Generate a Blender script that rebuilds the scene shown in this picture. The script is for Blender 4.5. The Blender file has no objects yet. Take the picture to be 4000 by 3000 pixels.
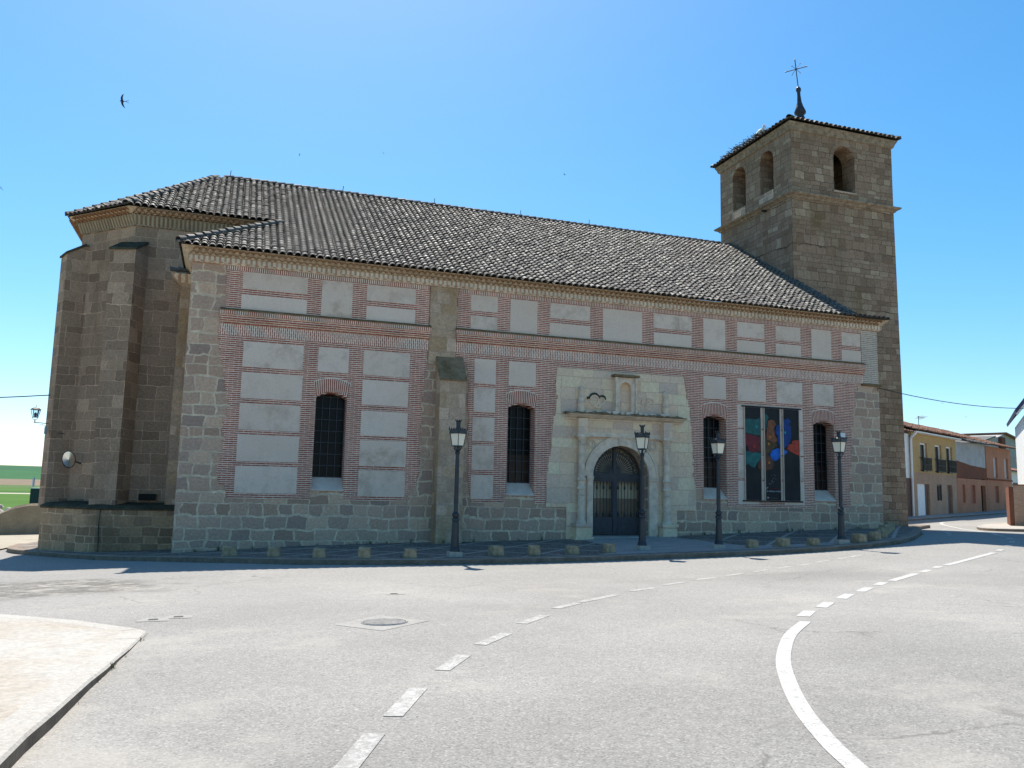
import bpy, bmesh, math, random
import numpy as np
from mathutils import Vector, Matrix
from mathutils.geometry import tessellate_polygon
random.seed(7)
R = math.radians
S = bpy.context.scene
COL = S.collection
# ------------------------------------------------------------------ camera, sky, sun, exposure
YAW, PIT, ROL = 0.327296, 0.130128, 0.0218677
CP = Vector((7.365405, -25.988104, 0.350713))
cy, sy, cp, sp = math.cos(YAW), math.sin(YAW), math.cos(PIT), math.sin(PIT)
c_r, c_f = Vector((cy, -sy, 0)), Vector((sy*cp, cy*cp, sp))
c_u = c_r.cross(c_f)
ca, cb = math.cos(ROL)*c_r + math.sin(ROL)*c_u, -math.sin(ROL)*c_r + math.cos(ROL)*c_u
cam = bpy.data.objects.new('camera', bpy.data.cameras.new('camera'))
COL.objects.link(cam)
cam.matrix_world = Matrix(((ca.x, cb.x, -c_f.x, CP.x), (ca.y, cb.y, -c_f.y, CP.y), (ca.z, cb.z, -c_f.z, CP.z), (0, 0, 0, 1)))
cam.data.sensor_width = 36.0
cam.data.lens = 36*3236.3/4000
cam.data.clip_end = 9000
S.camera = cam
W = bpy.data.worlds.new('World'); S.world = W; W.use_nodes = True
SUN = Vector((.045, 1.0, 1.54*1.005)).normalized()
wt = W.node_tree
bg = wt.nodes['Background']
sky = wt.nodes.new('ShaderNodeTexSky'); sky.sky_type = 'NISHITA'; sky.sun_disc = False
sky.sun_elevation = math.asin(SUN.z); sky.sun_rotation = math.atan2(SUN.x, SUN.y)
sky.altitude = 700; sky.air_density = 1.0; sky.dust_density = 1.0; sky.ozone_density = 4.0
hs = wt.nodes.new('ShaderNodeHueSaturation'); hs.inputs['Saturation'].default_value = 1.4; hs.inputs['Hue'].default_value = .491
gmn = wt.nodes.new('ShaderNodeGamma'); gmn.inputs[1].default_value = .88
wt.links.new(sky.outputs[0], gmn.inputs[0]); wt.links.new(gmn.outputs[0], hs.inputs['Color']); wt.links.new(hs.outputs[0], bg.inputs[0]); bg.inputs[1].default_value = 0.112
sl = bpy.data.lights.new('sun', 'SUN'); sl.energy = 3.8; sl.angle = R(.53); sl.color = (1, .94, .85)
so = bpy.data.objects.new('sun', sl); COL.objects.link(so)
so.rotation_euler = (-SUN).to_track_quat('-Z', 'Y').to_euler(); so.location = (20, 60, 80)
S.view_settings.view_transform = 'Standard'; S.view_settings.look = 'None'
S.view_settings.exposure = 1.05; S.view_settings.gamma = 1

# ------------------------------------------------------------------ ground height
GC = [(5.4,-6.17,-1.53),(9.6,-6.1,-1.46),(13,-6.1,-1.44),(16.7,-6.1,-1.39),(19.5,-6,-1.31),(22.5,-6,-1.22),(26.6,-10,-.95),(7.4,-26,-1.25),(6.1,0,-1.72),(8.9,0,-1.54),(13.7,0,-1.4),(20,0,-1.24),(25,0,-1.06),(29.7,0,-.88),(33,0,-.82),(35.6,3.1,-.87),(3.65,2.85,-1.87),(1.7,4.7,-1.92),(47.6,15.3,-.72),(66.2,23.8,-.3),(16,-18,-1.16),(2,-15,-1.5),(-12,-4,-2.0),(-10,20,-2.6),(5,30,-2.3),(30,25,-1.2),(40,-20,-.6),(75,0,-.1),(20,-40,-1.0),(-10,-40,-1.6)]
GP = np.array(GC); GX = GP[:, :2]
def _phi(r): return np.where(r > 1e-9, r*r*np.log(np.maximum(r, 1e-9)), 0)
_n = len(GP); _Q = np.c_[np.ones(_n), GX]
_K = _phi(np.linalg.norm(GX[:, None]-GX[None], axis=2)) + 2.0*np.eye(_n)
GW = np.linalg.solve(np.block([[_K, _Q], [_Q.T, np.zeros((3, 3))]]), np.r_[GP[:, 2], 0, 0, 0])
def g(x, y):
    r = np.hypot(x-GX[:, 0], y-GX[:, 1])
    return float(GW[:_n] @ _phi(r) + GW[_n] + GW[_n+1]*x + GW[_n+2]*y)

# ------------------------------------------------------------------ mesh builder
class MB:
    def __init__(s): s.v, s.f, s.m = [], [], []
    def add(s, vs, fs, mi=0):
        o = len(s.v); s.v += [tuple(p) for p in vs]
        s.f += [tuple(i+o for i in f) for f in fs]; s.m += [mi]*len(fs); return s
    def box(s, x0, x1, y0, y1, z0, z1, mi=0):
        return s.add([(x, y, z) for x in (x0, x1) for y in (y0, y1) for z in (z0, z1)],
                     [(0,1,3,2),(4,6,7,5),(0,4,5,1),(2,3,7,6),(0,2,6,4),(1,5,7,3)], mi)
    def obox(s, c, ax, ay, az, mi=0):          # centre and three half-axis vectors
        c, ax, ay, az = map(Vector, (c, ax, ay, az))
        return s.add([c+i*ax+j*ay+k*az for i in (-1,1) for j in (-1,1) for k in (-1,1)],
                     [(0,1,3,2),(4,6,7,5),(0,4,5,1),(2,3,7,6),(0,2,6,4),(1,5,7,3)], mi)
    def bar(s, p, q, w, mi=0, up=(0,0,1), h=None):
        p, q = Vector(p), Vector(q); d = q-p; n = d.normalized()
        u = n.cross(Vector(up))
        if u.length < 1e-3: u = n.cross(Vector((0, 1, 0)))
        u.normalize(); t = n.cross(u)
        return s.obox((p+q)/2, d/2, u*w/2, t*(h or w)/2, mi)
    def tube(s, pts, rs, n=8, cap=True, mi=0):
        pts = [Vector(p) for p in pts]
        if not hasattr(rs, '__len__'): rs = [rs]*len(pts)
        vs, fs = [], []
        for i, p in enumerate(pts):
            d = (pts[min(i+1, len(pts)-1)]-pts[max(i-1, 0)]).normalized()
            u = d.cross(Vector((0, 0, 1)))
            if u.length < 1e-3: u = Vector((1, 0, 0))
            u.normalize(); w = d.cross(u)
            vs += [p+rs[i]*(math.cos(a)*u+math.sin(a)*w) for a in [2*math.pi*k/n for k in range(n)]]
        for i in range(len(pts)-1):
            fs += [(i*n+k, i*n+(k+1) % n, (i+1)*n+(k+1) % n, (i+1)*n+k) for k in range(n)]
        if cap: fs += [tuple(range(n)), tuple(range((len(pts)-1)*n, len(pts)*n))]
        return s.add(vs, fs, mi)
    def lathe(s, c, prof, n=12, mi=0, ph=0.0, lean=(0, 0)):
        vs, fs = [], []
        for r, z in prof:
            vs += [(c[0]+r*math.cos(2*math.pi*k/n+ph)+lean[0]*z, c[1]+r*math.sin(2*math.pi*k/n+ph)+lean[1]*z, c[2]+z) for k in range(n)]
        for i in range(len(prof)-1):
            fs += [(i*n+k, i*n+(k+1) % n, (i+1)*n+(k+1) % n, (i+1)*n+k) for k in range(n)]
        fs += [tuple(range(n)), tuple(range((len(prof)-1)*n, len(prof)*n))]
        return s.add(vs, fs, mi)
    def prism(s, poly, fa, fb, mi=0):           # polygon mapped by fa (front) and fb (back)
        n = len(poly)
        vs = [fa(*p) for p in poly]+[fb(*p) for p in poly]
        tr = tessellate_polygon([[Vector((p[0], p[1], 0)) for p in poly]])
        fs = [tuple(t) for t in tr]+[tuple(n+i for i in reversed(t)) for t in tr]
        fs += [(i, (i+1) % n, n+(i+1) % n, n+i) for i in range(n)]
        return s.add(vs, fs, mi)
    def plate(s, outer, holes, fa, fb, mi=0, back=True):
        loops = [outer]+holes; flat = [p for l in loops for p in l]; n = len(flat)
        vs = [fa(*p) for p in flat]+[fb(*p) for p in flat]
        tr = tessellate_polygon([[Vector((p[0], p[1], 0)) for p in l] for l in loops])
        fs = [tuple(t) for t in tr]
        if back: fs += [tuple(n+i for i in reversed(t)) for t in tr]
        o = 0
        for l in loops:
            k = len(l); fs += [(o+i, o+(i+1) % k, n+o+(i+1) % k, n+o+i) for i in range(k)]; o += k
        return s.add(vs, fs, mi)
    def sweep(s, path, prof, mi=0, closed=False):   # plan path, profile of (offset to the right of the path, z)
        n = len(path); P = [Vector(p[:2]) for p in path]; nr = []
        for i in range(n):
            a = P[i]-P[i-1] if (i > 0 or closed) else None
            b = P[(i+1) % n]-P[i] if (i < n-1 or closed) else None
            ns = [Vector((d.y, -d.x)).normalized() for d in (a, b) if d is not None]
            m = ns[0] if len(ns) == 1 else (ns[0]+ns[1])/(1+ns[0].dot(ns[1]))
            nr.append(m)
        k = len(prof)
        vs = [(P[i].x+nr[i].x*o, P[i].y+nr[i].y*o, z) for i in range(n) for o, z in prof]
        fs = []
        for i in range(n if closed else n-1):
            j = (i+1) % n
            fs += [(i*k+q, j*k+q, j*k+q+1, i*k+q+1) for q in range(k-1)]
        return s.add(vs, fs, mi)
    def build(s, name, mats, parent=None, smooth=False, recalc=True):
        me = bpy.data.meshes.new(name)
        off = Vector((0, 0, 0))
        q = parent
        while q is not None: off += q.location; q = q.parent
        me.from_pydata([tuple(Vector(p)-off) for p in s.v] if parent is not None else s.v, [], s.f)
        for m in (mats if isinstance(mats, (list, tuple)) else [mats]): me.materials.append(m)
        me.polygons.foreach_set('material_index', s.m)
        if recalc:
            bm = bmesh.new(); bm.from_mesh(me); bmesh.ops.recalc_face_normals(bm, faces=bm.faces); bm.to_mesh(me); bm.free()
        if smooth: me.polygons.foreach_set('use_smooth', [True]*len(me.polygons))
        me.update()
        o = bpy.data.objects.new(name, me); COL.objects.link(o)
        if parent is not None: o.parent = parent
        return o
def tag(o, label=None, cat=None, group=None, kind=None):
    for k, v in (('label', label), ('category', cat), ('group', group), ('kind', kind)):
        if v: o[k] = v
    return o
def thing(name, loc, label, cat, group=None):
    o = bpy.data.objects.new(name, None); COL.objects.link(o); o.location = loc
    o.empty_display_size = .2
    return tag(o, label, cat, group)
def kids(o): return [c for c in COL.objects if c.parent == o]
def copy_tree(o, parent=None):
    c = o.copy(); COL.objects.link(c); c.parent = parent
    for ch in kids(o): copy_tree(ch, c)
    return c
def XZ(y): return lambda x, z: (x, y, z)
def YZ(x): return lambda y, z: (x, y, z)
def arc(cx, cz, r, a0, a1, n): return [(cx+r*math.cos(R(a0+(a1-a0)*i/n)), cz+r*math.sin(R(a0+(a1-a0)*i/n))) for i in range(n+1)]
def seg_arc(x0, x1, zs, zc, n=8):      # segmental arch from left spring over the crown to the right spring
    h, w = zc-zs, (x1-x0)/2; r = (w*w+h*h)/(2*h); cx, cz = (x0+x1)/2, zc-r
    a = math.degrees(math.asin(min(1, w/r)))
    return [(cx+r*math.sin(R(-a+2*a*i/n)), cz+r*math.cos(R(-a+2*a*i/n))) for i in range(n+1)]

# ------------------------------------------------------------------ materials
class NT:
    def __init__(s, name):
        s.mat = bpy.data.materials.new(name); s.mat.use_nodes = True; s.t = s.mat.node_tree
        s.b = s.t.nodes['Principled BSDF']; s.b.inputs['Specular IOR Level'].default_value = .3
    def n(s, typ, props=None, **ins):
        nd = s.t.nodes.new('ShaderNode'+typ)
        for k, v in (props or {}).items(): setattr(nd, k, v)
        for k, v in ins.items(): s.put(nd, k, v)
        return nd
    def put(s, nd, k, v):
        key = int(k[1:]) if k[0] == 'i' and k[1:].isdigit() else k.replace('_', ' ')
        if hasattr(v, 'links') and hasattr(v, 'is_output'): s.t.links.new(v, nd.inputs[key])
        else:
            sk = nd.inputs[key]
            if hasattr(sk.default_value, '__len__') and not hasattr(v, '__len__'): v = (v,)*len(sk.default_value)
            if hasattr(v, '__len__') and len(v) == 3 and len(sk.default_value) == 4: v = tuple(v)+(1,)
            sk.default_value = v
    def math(s, op, a, b=0.0, c=None):
        nd = s.n('Math', {'operation': op}, i0=a, i1=b)
        if c is not None: s.put(nd, 'i2', c)
        return nd.outputs[0]
    def vec(s, op, a, b=(0, 0, 0)): return s.n('VectorMath', {'operation': op}, i0=a, i1=b).outputs[0]
    def noise(s, vec, scale, detail=3, rough=.55, col=False):
        nd = s.n('TexNoise', None, Vector=vec, Scale=scale, Detail=detail, Roughness=rough)
        return nd.outputs[1 if col else 0]
    def ramp(s, fac, stops):
        nd = s.n('ValToRGB', None, i0=fac); e = nd.color_ramp.elements
        while len(e) < len(stops): e.new(.5)
        for q, (p, c) in zip(e, stops):
            q.position = p; q.color = (c, c, c, 1) if not hasattr(c, '__len__') else tuple(c)+(1,)
        return nd.outputs[0]
    def mix(s, fac, a, b, mode='MIX'):
        nd = s.n('Mix', {'data_type': 'RGBA', 'blend_type': mode}, i0=fac, i6=a, i7=b); return nd.outputs[2]
    def obj(s): return s.n('TexCoord').outputs['Object']
    def wall(s, swap=False):                # metres along a vertical face, and height
        p = s.obj(); nm = s.n('NewGeometry').outputs['True Normal']
        a = s.n('SeparateXYZ', None, i0=p); b = s.n('SeparateXYZ', None, i0=nm)
        u = s.math('SUBTRACT', s.math('MULTIPLY', b.outputs[0], a.outputs[1]), s.math('MULTIPLY', b.outputs[1], a.outputs[0]))
        z = a.outputs[2]
        return s.n('CombineXYZ', None, i0=z if swap else u, i1=u if swap else z, i2=0.0).outputs[0], p, z
    def bump(s, h, strength=.4, dist=.02):
        nd = s.n('Bump', None, Height=h, Strength=strength, Distance=dist); s.t.links.new(nd.outputs[0], s.b.inputs['Normal'])
    def done(s, col, rough=.9, spec=None):
        s.put(s.b, 'Base Color', col); s.put(s.b, 'Roughness', rough)
        if spec is not None: s.b.inputs['Specular IOR Level'].default_value = spec
        return s.mat
def plain(name, col, rough=.85, var=.15, scale=6, metal=0, spec=None, bump=0):
    m = NT(name); p = m.obj(); nz = m.noise(p, scale, 4)
    c = m.mix(1, col, m.ramp(nz, [(.3, 1-var), (.7, 1+var)]), 'MULTIPLY')
    m.b.inputs['Metallic'].default_value = metal
    if bump: m.bump(m.noise(p, scale*5, 4), bump, .01)
    return m.done(c, rough, spec)
def stone(name, tones, mortar, bw=.62, rh=.31, ms=.02, stain=(.05, .045, .03), stain_lo=.55, stain_hi=.8, wobble=.07, moss=None, base=None, speck=.3, mvar=1.0, gain=(1, 1, 1), pit=.7, blobs=(), fade=False):
    G_ = lambda c: tuple(min(.8, a*b) for a, b in zip(c, gain))
    tones, mortar, stain = [G_(t) for t in tones], G_(mortar), G_(stain)
    if moss: moss = G_(moss)
    m = NT(name); uv, p, z = m.wall()
    w = m.vec('MULTIPLY', m.vec('SUBTRACT', m.noise(uv, 1.7, 2, col=True), (.5, .5, .5)), (wobble*3, wobble*1.6, 0))
    fine = m.vec('MULTIPLY', m.vec('SUBTRACT', m.noise(uv, 9, 2, col=True), (.5, .5, .5)), (.05, .05, 0))
    zz = m.n('SeparateXYZ', None, i0=uv)
    crs = m.math('MULTIPLY', m.n('TexNoise', {'noise_dimensions': '1D'}, W=zz.outputs[1], Scale=1.1, Detail=1).outputs[0], .5)
    v2 = m.vec('ADD', m.vec('ADD', uv, m.vec('ADD', w, fine)), m.n('CombineXYZ', None, i0=0.0, i1=crs, i2=0.0).outputs[0])
    br = m.n('TexBrick', {'offset': .43, 'squash': .72, 'squash_frequency': 3}, Vector=v2, Color1=(0, 0, 0), Color2=(1, 1, 1), Mortar=(.5, .5, .5), Scale=1, Mortar_Size=ms, Mortar_Smooth=.35, Bias=0, Brick_Width=bw, Row_Height=rh)
    fac = br.outputs['Fac']
    c = m.ramp(br.outputs['Color'], [(i/(len(tones)-1), t) for i, t in enumerate(tones)])
    c = m.mix(1, c, m.ramp(m.noise(p, 14, 5, .7), [(.25, 1-speck), (.75, 1+speck)]), 'MULTIPLY')
    pits = m.ramp(m.noise(p, 34, 2, .6), [(.30, pit), (.42, 1)])
    c = m.mix(1, c, pits, 'MULTIPLY')
    mm = m.mix(1, mortar, m.ramp(m.noise(p, 5, 4, .7), [(.3, .6), (.7, 1.15)]), 'MULTIPLY')
    mf = m.math('MULTIPLY', fac, m.ramp(m.noise(uv, .9, 3), [(.3, .25*mvar), (.6, mvar)]))
    if fade: mf = m.math('MULTIPLY', mf, m.ramp(m.math('ADD', z, .6), [(.35, .38), (.62, 1)]))
    c = m.mix(mf, c, mm)
    sv = m.vec('MULTIPLY', p, (1, 1, .35))
    st = m.ramp(m.noise(sv, .7, 5, .62), [(stain_lo, 0), (stain_hi, .85)])
    c = m.mix(st, c, stain)
    if moss: c = m.mix(m.ramp(m.noise(m.vec('ADD', sv, (7.3, 2, 1)), .9, 5, .7), [(.56, 0), (.76, .75)]), c, moss)
    if base:                                   # damp staining creeping up from the ground
        hz = m.math('ADD', z, m.math('MULTIPLY', m.math('SUBTRACT', m.noise(uv, 1.1, 4, .6), .5), -1.6))
        c = m.mix(m.ramp(m.math('ADD', hz, 2.0), [(.75, .8), (1.0, 0)]) if base is True else m.ramp(m.math('ADD', hz, base), [(.55, .8), (1.0, 0)]), c, (.06, .05, .035))
    for bu, bz, ru, rz_, bc in blobs:             # damp and rust stains with a shape of their own
        q = m.vec('MULTIPLY', m.vec('SUBTRACT', uv, (bu, bz, 0)), (1/ru, 1/rz_, 0))
        dd = m.math('ADD', m.n('VectorMath', {'operation': 'LENGTH'}, i0=q).outputs['Value'], m.math('MULTIPLY', m.math('SUBTRACT', m.noise(uv, 3.2, 5, .7), .5), 1.6))
        c = m.mix(m.ramp(dd, [(.55, .85), (1.05, 0)]), c, bc)
    m.bump(m.math('ADD', m.math('MULTIPLY', fac, -.7), m.math('MULTIPLY', m.noise(p, 12, 5, .7), .8)), .6, .03)
    return m.done(c, .95, .15)
def brick(name, tones, mortar, bw=.27, rh=.0625, ms=.0132, swap=False, dirt=.25, offset=.5):
    m = NT(name); uv, p, z = m.wall(swap)
    wob = m.vec('MULTIPLY', m.vec('SUBTRACT', m.noise(uv, 3, 2, col=True), (.5, .5, .5)), (.03, .012, 0))
    br = m.n('TexBrick', {'offset': offset}, Vector=m.vec('MULTIPLY', m.vec('ADD', uv, wob), (2, 1, 1)), Color1=(0, 0, 0), Color2=(1, 1, 1), Mortar=(.5, .5, .5), Scale=1, Mortar_Size=ms, Mortar_Smooth=.1, Bias=0, Brick_Width=bw*2, Row_Height=rh)
    c = m.ramp(br.outputs['Color'], [(i/(len(tones)-1), t) for i, t in enumerate(tones)])
    c = m.mix(1, c, m.ramp(m.noise(p, 25, 3, .7), [(.3, .75), (.7, 1.25)]), 'MULTIPLY')
    mo = m.mix(1, mortar, m.ramp(m.noise(p, 7, 3), [(.3, .8), (.7, 1.1)]), 'MULTIPLY')
    c = m.mix(br.outputs['Fac'], c, mo)
    c = m.mix(1, c, m.ramp(m.noise(m.vec('MULTIPLY', p, (1, 1, .5)), .8, 4, .6), [(.35, 1.05), (.75, 1-dirt)]), 'MULTIPLY')
    m.bump(br.outputs['Fac'], .4, .008)
    return m.done(c, .9, .15)
M = {}
M['apse'] = stone('apse_stone', [(.145, .115, .088), (.23, .188, .145), (.18, .148, .115), (.29, .24, .185)], (.46, .38, .29), .72, .36, .013, (.09, .073, .052), .56, .9, moss=(.11, .095, .06), mvar=.75, gain=(1.62, 1.33, 1.15), blobs=[])
M['plinth'] = stone('plinth_stone', [(.15, .12, .085), (.22, .175, .12), (.27, .215, .145), (.13, .105, .085)], (.36, .30, .22), .55, .33, .026, (.05, .042, .03), .5, .85, gain=(1.75, 1.42, 1.2))
M['tower'] = stone('tower_stone', [(.19, .138, .10), (.28, .21, .155), (.235, .18, .13), (.36, .295, .22)], (.09, .07, .05), .52, .27, .012, (.12, .09, .05), .55, .85, moss=(.15, .115, .05), mvar=.9, gain=(1.32, 1.13, 1.0))
M['quoin'] = stone('quoin_stone', [(.23, .175, .14), (.33, .255, .2), (.26, .21, .18), (.39, .31, .24), (.215, .175, .155), (.31, .245, .195)], (.55, .44, .345), .62, .36, .033, (.21, .165, .13), .62, .9, wobble=.11, base=2.35, gain=(1.7, 1.42, 1.24), fade=True,
    blobs=[(11.4, -1.08, 1.7, .34, (.075, .058, .03)), (12.6, -.8, .7, .3, (.12, .085, .04)), (26.2, -.55, 3.2, .3, (.20, .145, .075)), (18.75, -.85, .35, .5, (.11, .09, .06)), (9.0, -1.25, 2.2, .2, (.12, .10, .08)), (16, -1.1, 1.8, .16, (.12, .10, .085)), (22.9, -.75, .5, .5, (.24, .17, .09)), (12.2, -.12, .5, .07, (.40, .22, .10)), (10.6, -.35, .8, .05, (.36, .22, .12))])
M['rubble'] = stone('rubble_stone', [(.15, .14, .125), (.24, .225, .2), (.19, .175, .15)], (.40, .38, .34), .4, .34, .05, (.1, .09, .07), .6, .85, wobble=.14)
M['buttress'] = stone('buttress_stone', [(.29, .23, .145), (.36, .305, .215), (.27, .23, .175), (.44, .38, .29)], (.34, .295, .22), .6, .38, .014, (.17, .115, .035), .5, .72, moss=(.20, .135, .06), gain=(1.5, 1.22, 1.12))
M['portal'] = stone('portal_stone', [(.44, .38, .30), (.55, .48, .39), (.47, .43, .36), (.36, .345, .33), (.50, .44, .36)], (.40, .35, .28), .75, .42, .009, (.3, .26, .2), .55, .85, wobble=.04, base=2.2, speck=.18, gain=(1.72, 1.34, 1.10), pit=.92, blobs=[(22.5, 3.35, .5, .3, (.30, .19, .07)), (22.6, 3.9, .35, .5, (.40, .29, .2)), (20.3, 3.2, .9, .12, (.25, .18, .09)), (22.8, 2.0, .3, .5, (.42, .29, .2)), (18.3, -.9, .3, .35, (.14, .115, .09))])
M['carved'] = plain('carved_stone', (.70, .55, .41), .9, .2, 5, bump=.4)
BT = [(.30, .08, .048), (.46, .135, .08), (.37, .10, .06), (.55, .18, .11)]
M['brick'] = brick('red_brick', BT, (.82, .66, .52))
M['soldier'] = brick('soldier_brick', BT, (.80, .67, .53), bw=.17, rh=.0625, ms=.0175, swap=True, dirt=.1)
M['header'] = brick('header_brick', BT, (.80, .67, .53), bw=.6, rh=.0625, ms=.016, swap=True, offset=0)
M['pale_brick'] = brick('pale_brick', [(.36, .24, .165), (.48, .34, .24)], (.68, .57, .46), .3, .075, .021)
M['stripe'] = brick('eave_stripe', [(.46, .27, .165), (.56, .37, .24)], (.76, .63, .48), bw=.9, rh=.15, ms=.045, swap=True, offset=0)
M['stripe_brown'] = brick('apse_eave_stripe', [(.20, .14, .085), (.26, .185, .115)], (.40, .33, .23), bw=.9, rh=.12, ms=.03, swap=True, offset=0)
M['eave_under'] = plain('eave_mortar', (.56, .43, .29), .95, .25, 9)
M['eave_tile'] = plain('eave_clay', (.36, .19, .10), .9, .3, 12)
M['tower_corn'] = plain('tower_cornice', (.30, .225, .155), .95, .4, 6, bump=.5)
def plaster():
    m = NT('grey_plaster'); p = m.obj()
    rnd = m.n('ObjectInfo').outputs['Random']
    pr = m.vec('ADD', p, m.n('CombineXYZ', None, i0=m.math('MULTIPLY', rnd, 37), i1=0.0, i2=m.math('MULTIPLY', rnd, 11)).outputs[0])
    c = m.mix(rnd, (.72, .545, .42), (.78, .605, .48))
    sm = m.math('MULTIPLY', m.ramp(m.noise(pr, 1.5, 6, .72), [(.47, 0), (.66, 1)]), m.ramp(m.math('FRACT', m.math('MULTIPLY', rnd, 7.3)), [(.2, .08), (1, .7)]))
    c = m.mix(sm, c, (.38, .265, .18))
    c = m.mix(m.ramp(m.noise(pr, .8, 4, .6), [(.45, 0), (.7, .4)]), c, (.76, .63, .53))
    c = m.mix(1, c, m.ramp(m.noise(p, 40, 3, .7), [(.3, .88), (.7, 1.1)]), 'MULTIPLY')
    m.bump(m.noise(p, 60, 4), .25, .006); return m.done(c, .92, .15)
M['plaster'] = plaster()
def moss_mat(name, a, b):
    m = NT(name); p = m.obj()
    c = m.mix(m.ramp(m.noise(p, 3, 5, .7), [(.35, 0), (.65, 1)]), a, b)
    m.bump(m.noise(p, 30, 4), .6, .02); return m.done(c, 1, .05)
M['moss'] = moss_mat('mossy_stone', (.16, .095, .045), (.27, .19, .11))
M['moss_green'] = moss_mat('green_moss', (.16, .105, .05), (.32, .225, .14))
M['coping'] = moss_mat('plinth_moss', (.05, .045, .03), (.10, .09, .06))
def tile_mat(name, stops, rough=.5):
    m = NT(name); p = m.obj(); ri = m.n('NewGeometry').outputs['Random Per Island']
    c = m.ramp(ri, stops)
    big = m.noise(p, .35, 3)
    c = m.mix(m.ramp(big, [(.42, 0), (.62, .45)]), c, (.13, .13, .11))
    c = m.mix(m.ramp(m.noise(p, 16, 5, .75), [(.56, 0), (.74, .35)]), c, (.22, .21, .18))
    c = m.mix(m.ramp(m.noise(p, 9, 4, .7), [(.6, 0), (.78, .7)]), c, (.06, .058, .052))
    m.bump(m.noise(p, 30, 4), .35, .012)
    return m.done(c, m.ramp(ri, [(0, rough+.1), (1, rough+.42)]), .25)
M['tile'] = tile_mat('roof_tile', [(0, (.085, .078, .07)), (.3, (.105, .095, .083)), (.65, (.125, .108, .094)), (.93, (.155, .128, .11)), (1, (.23, .2, .17))])
M['tile_bed'] = plain('tile_bed', (.06, .053, .048), .95, .3)
M['tile_house'] = tile_mat('house_tile', [(0, (.2, .09, .055)), (.5, (.27, .13, .08)), (1, (.35, .2, .13))], .8)
M['glass'] = plain('window_glass', (.008, .0075, .008), .25, .2, 2, spec=.12)
M['glass_reflection'] = plain('brown_reflection', (.04, .02, .014), .25, .4, 2, spec=.15)
M['iron'] = plain('painted_iron', (.016, .022, .028), .42, .25, 8, spec=.5)
M['black_iron'] = plain('black_iron', (.012, .012, .014), .5, .2, 8, spec=.4)
M['gate_iron'] = plain('gate_iron', (.035, .038, .045), .5, .25, 8, spec=.4)
M['sill'] = plain('sill_stone', (.68, .53, .42), .6, .15, 3)
M['inner'] = plain('door_reflection_upper', (.72, .62, .43), .5, .15, 1.2)  # beige upper part of the street's reflection, painted as plain colour
M['inner_low'] = plain('door_reflection_lower', (.36, .245, .155), .5, .2, 2)  # brown lower part of the same painted reflection
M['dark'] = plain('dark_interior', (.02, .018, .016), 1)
M['lamp_glass'] = plain('opal_lamp_pane', (.82, .73, .56), .4, .05, 3, spec=.3)
M['bollard'] = plain('bollard_stone', (.34, .255, .155), .95, .35, 7, bump=.7)
M['lampfoot'] = plain('lamp_footing_stone', (.38, .34, .29), .95, .2, 9, bump=.5)
M['white'] = plain('white_paint', (.78, .78, .75), .6, .06, 4)
M['disc'] = plain('cream_mirror', (.98, .95, .86), .22, .03, 3, metal=.95)
M['cable'] = plain('cable_sheath', (.02, .022, .025), .6, .1)
M['bronze'] = plain('bell_bronze', (.06, .055, .045), .5, .3, 6, metal=.6)
M['wood'] = plain('old_wood', (.09, .065, .045), .8, .3, 9)
M['lead'] = plain('lead_cap', (.05, .05, .06), .5, .3, 6, metal=.3)
M['straw'] = plain('nest_twigs', (.09, .085, .05), 1, .5, 20)
M['feather'] = plain('white_feather', (.78, .76, .72), .8, .06)
M['beak'] = plain('red_beak', (.5, .1, .04), .5)
M['bird'] = plain('dark_plumage', (.02, .02, .024), .6)

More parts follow.
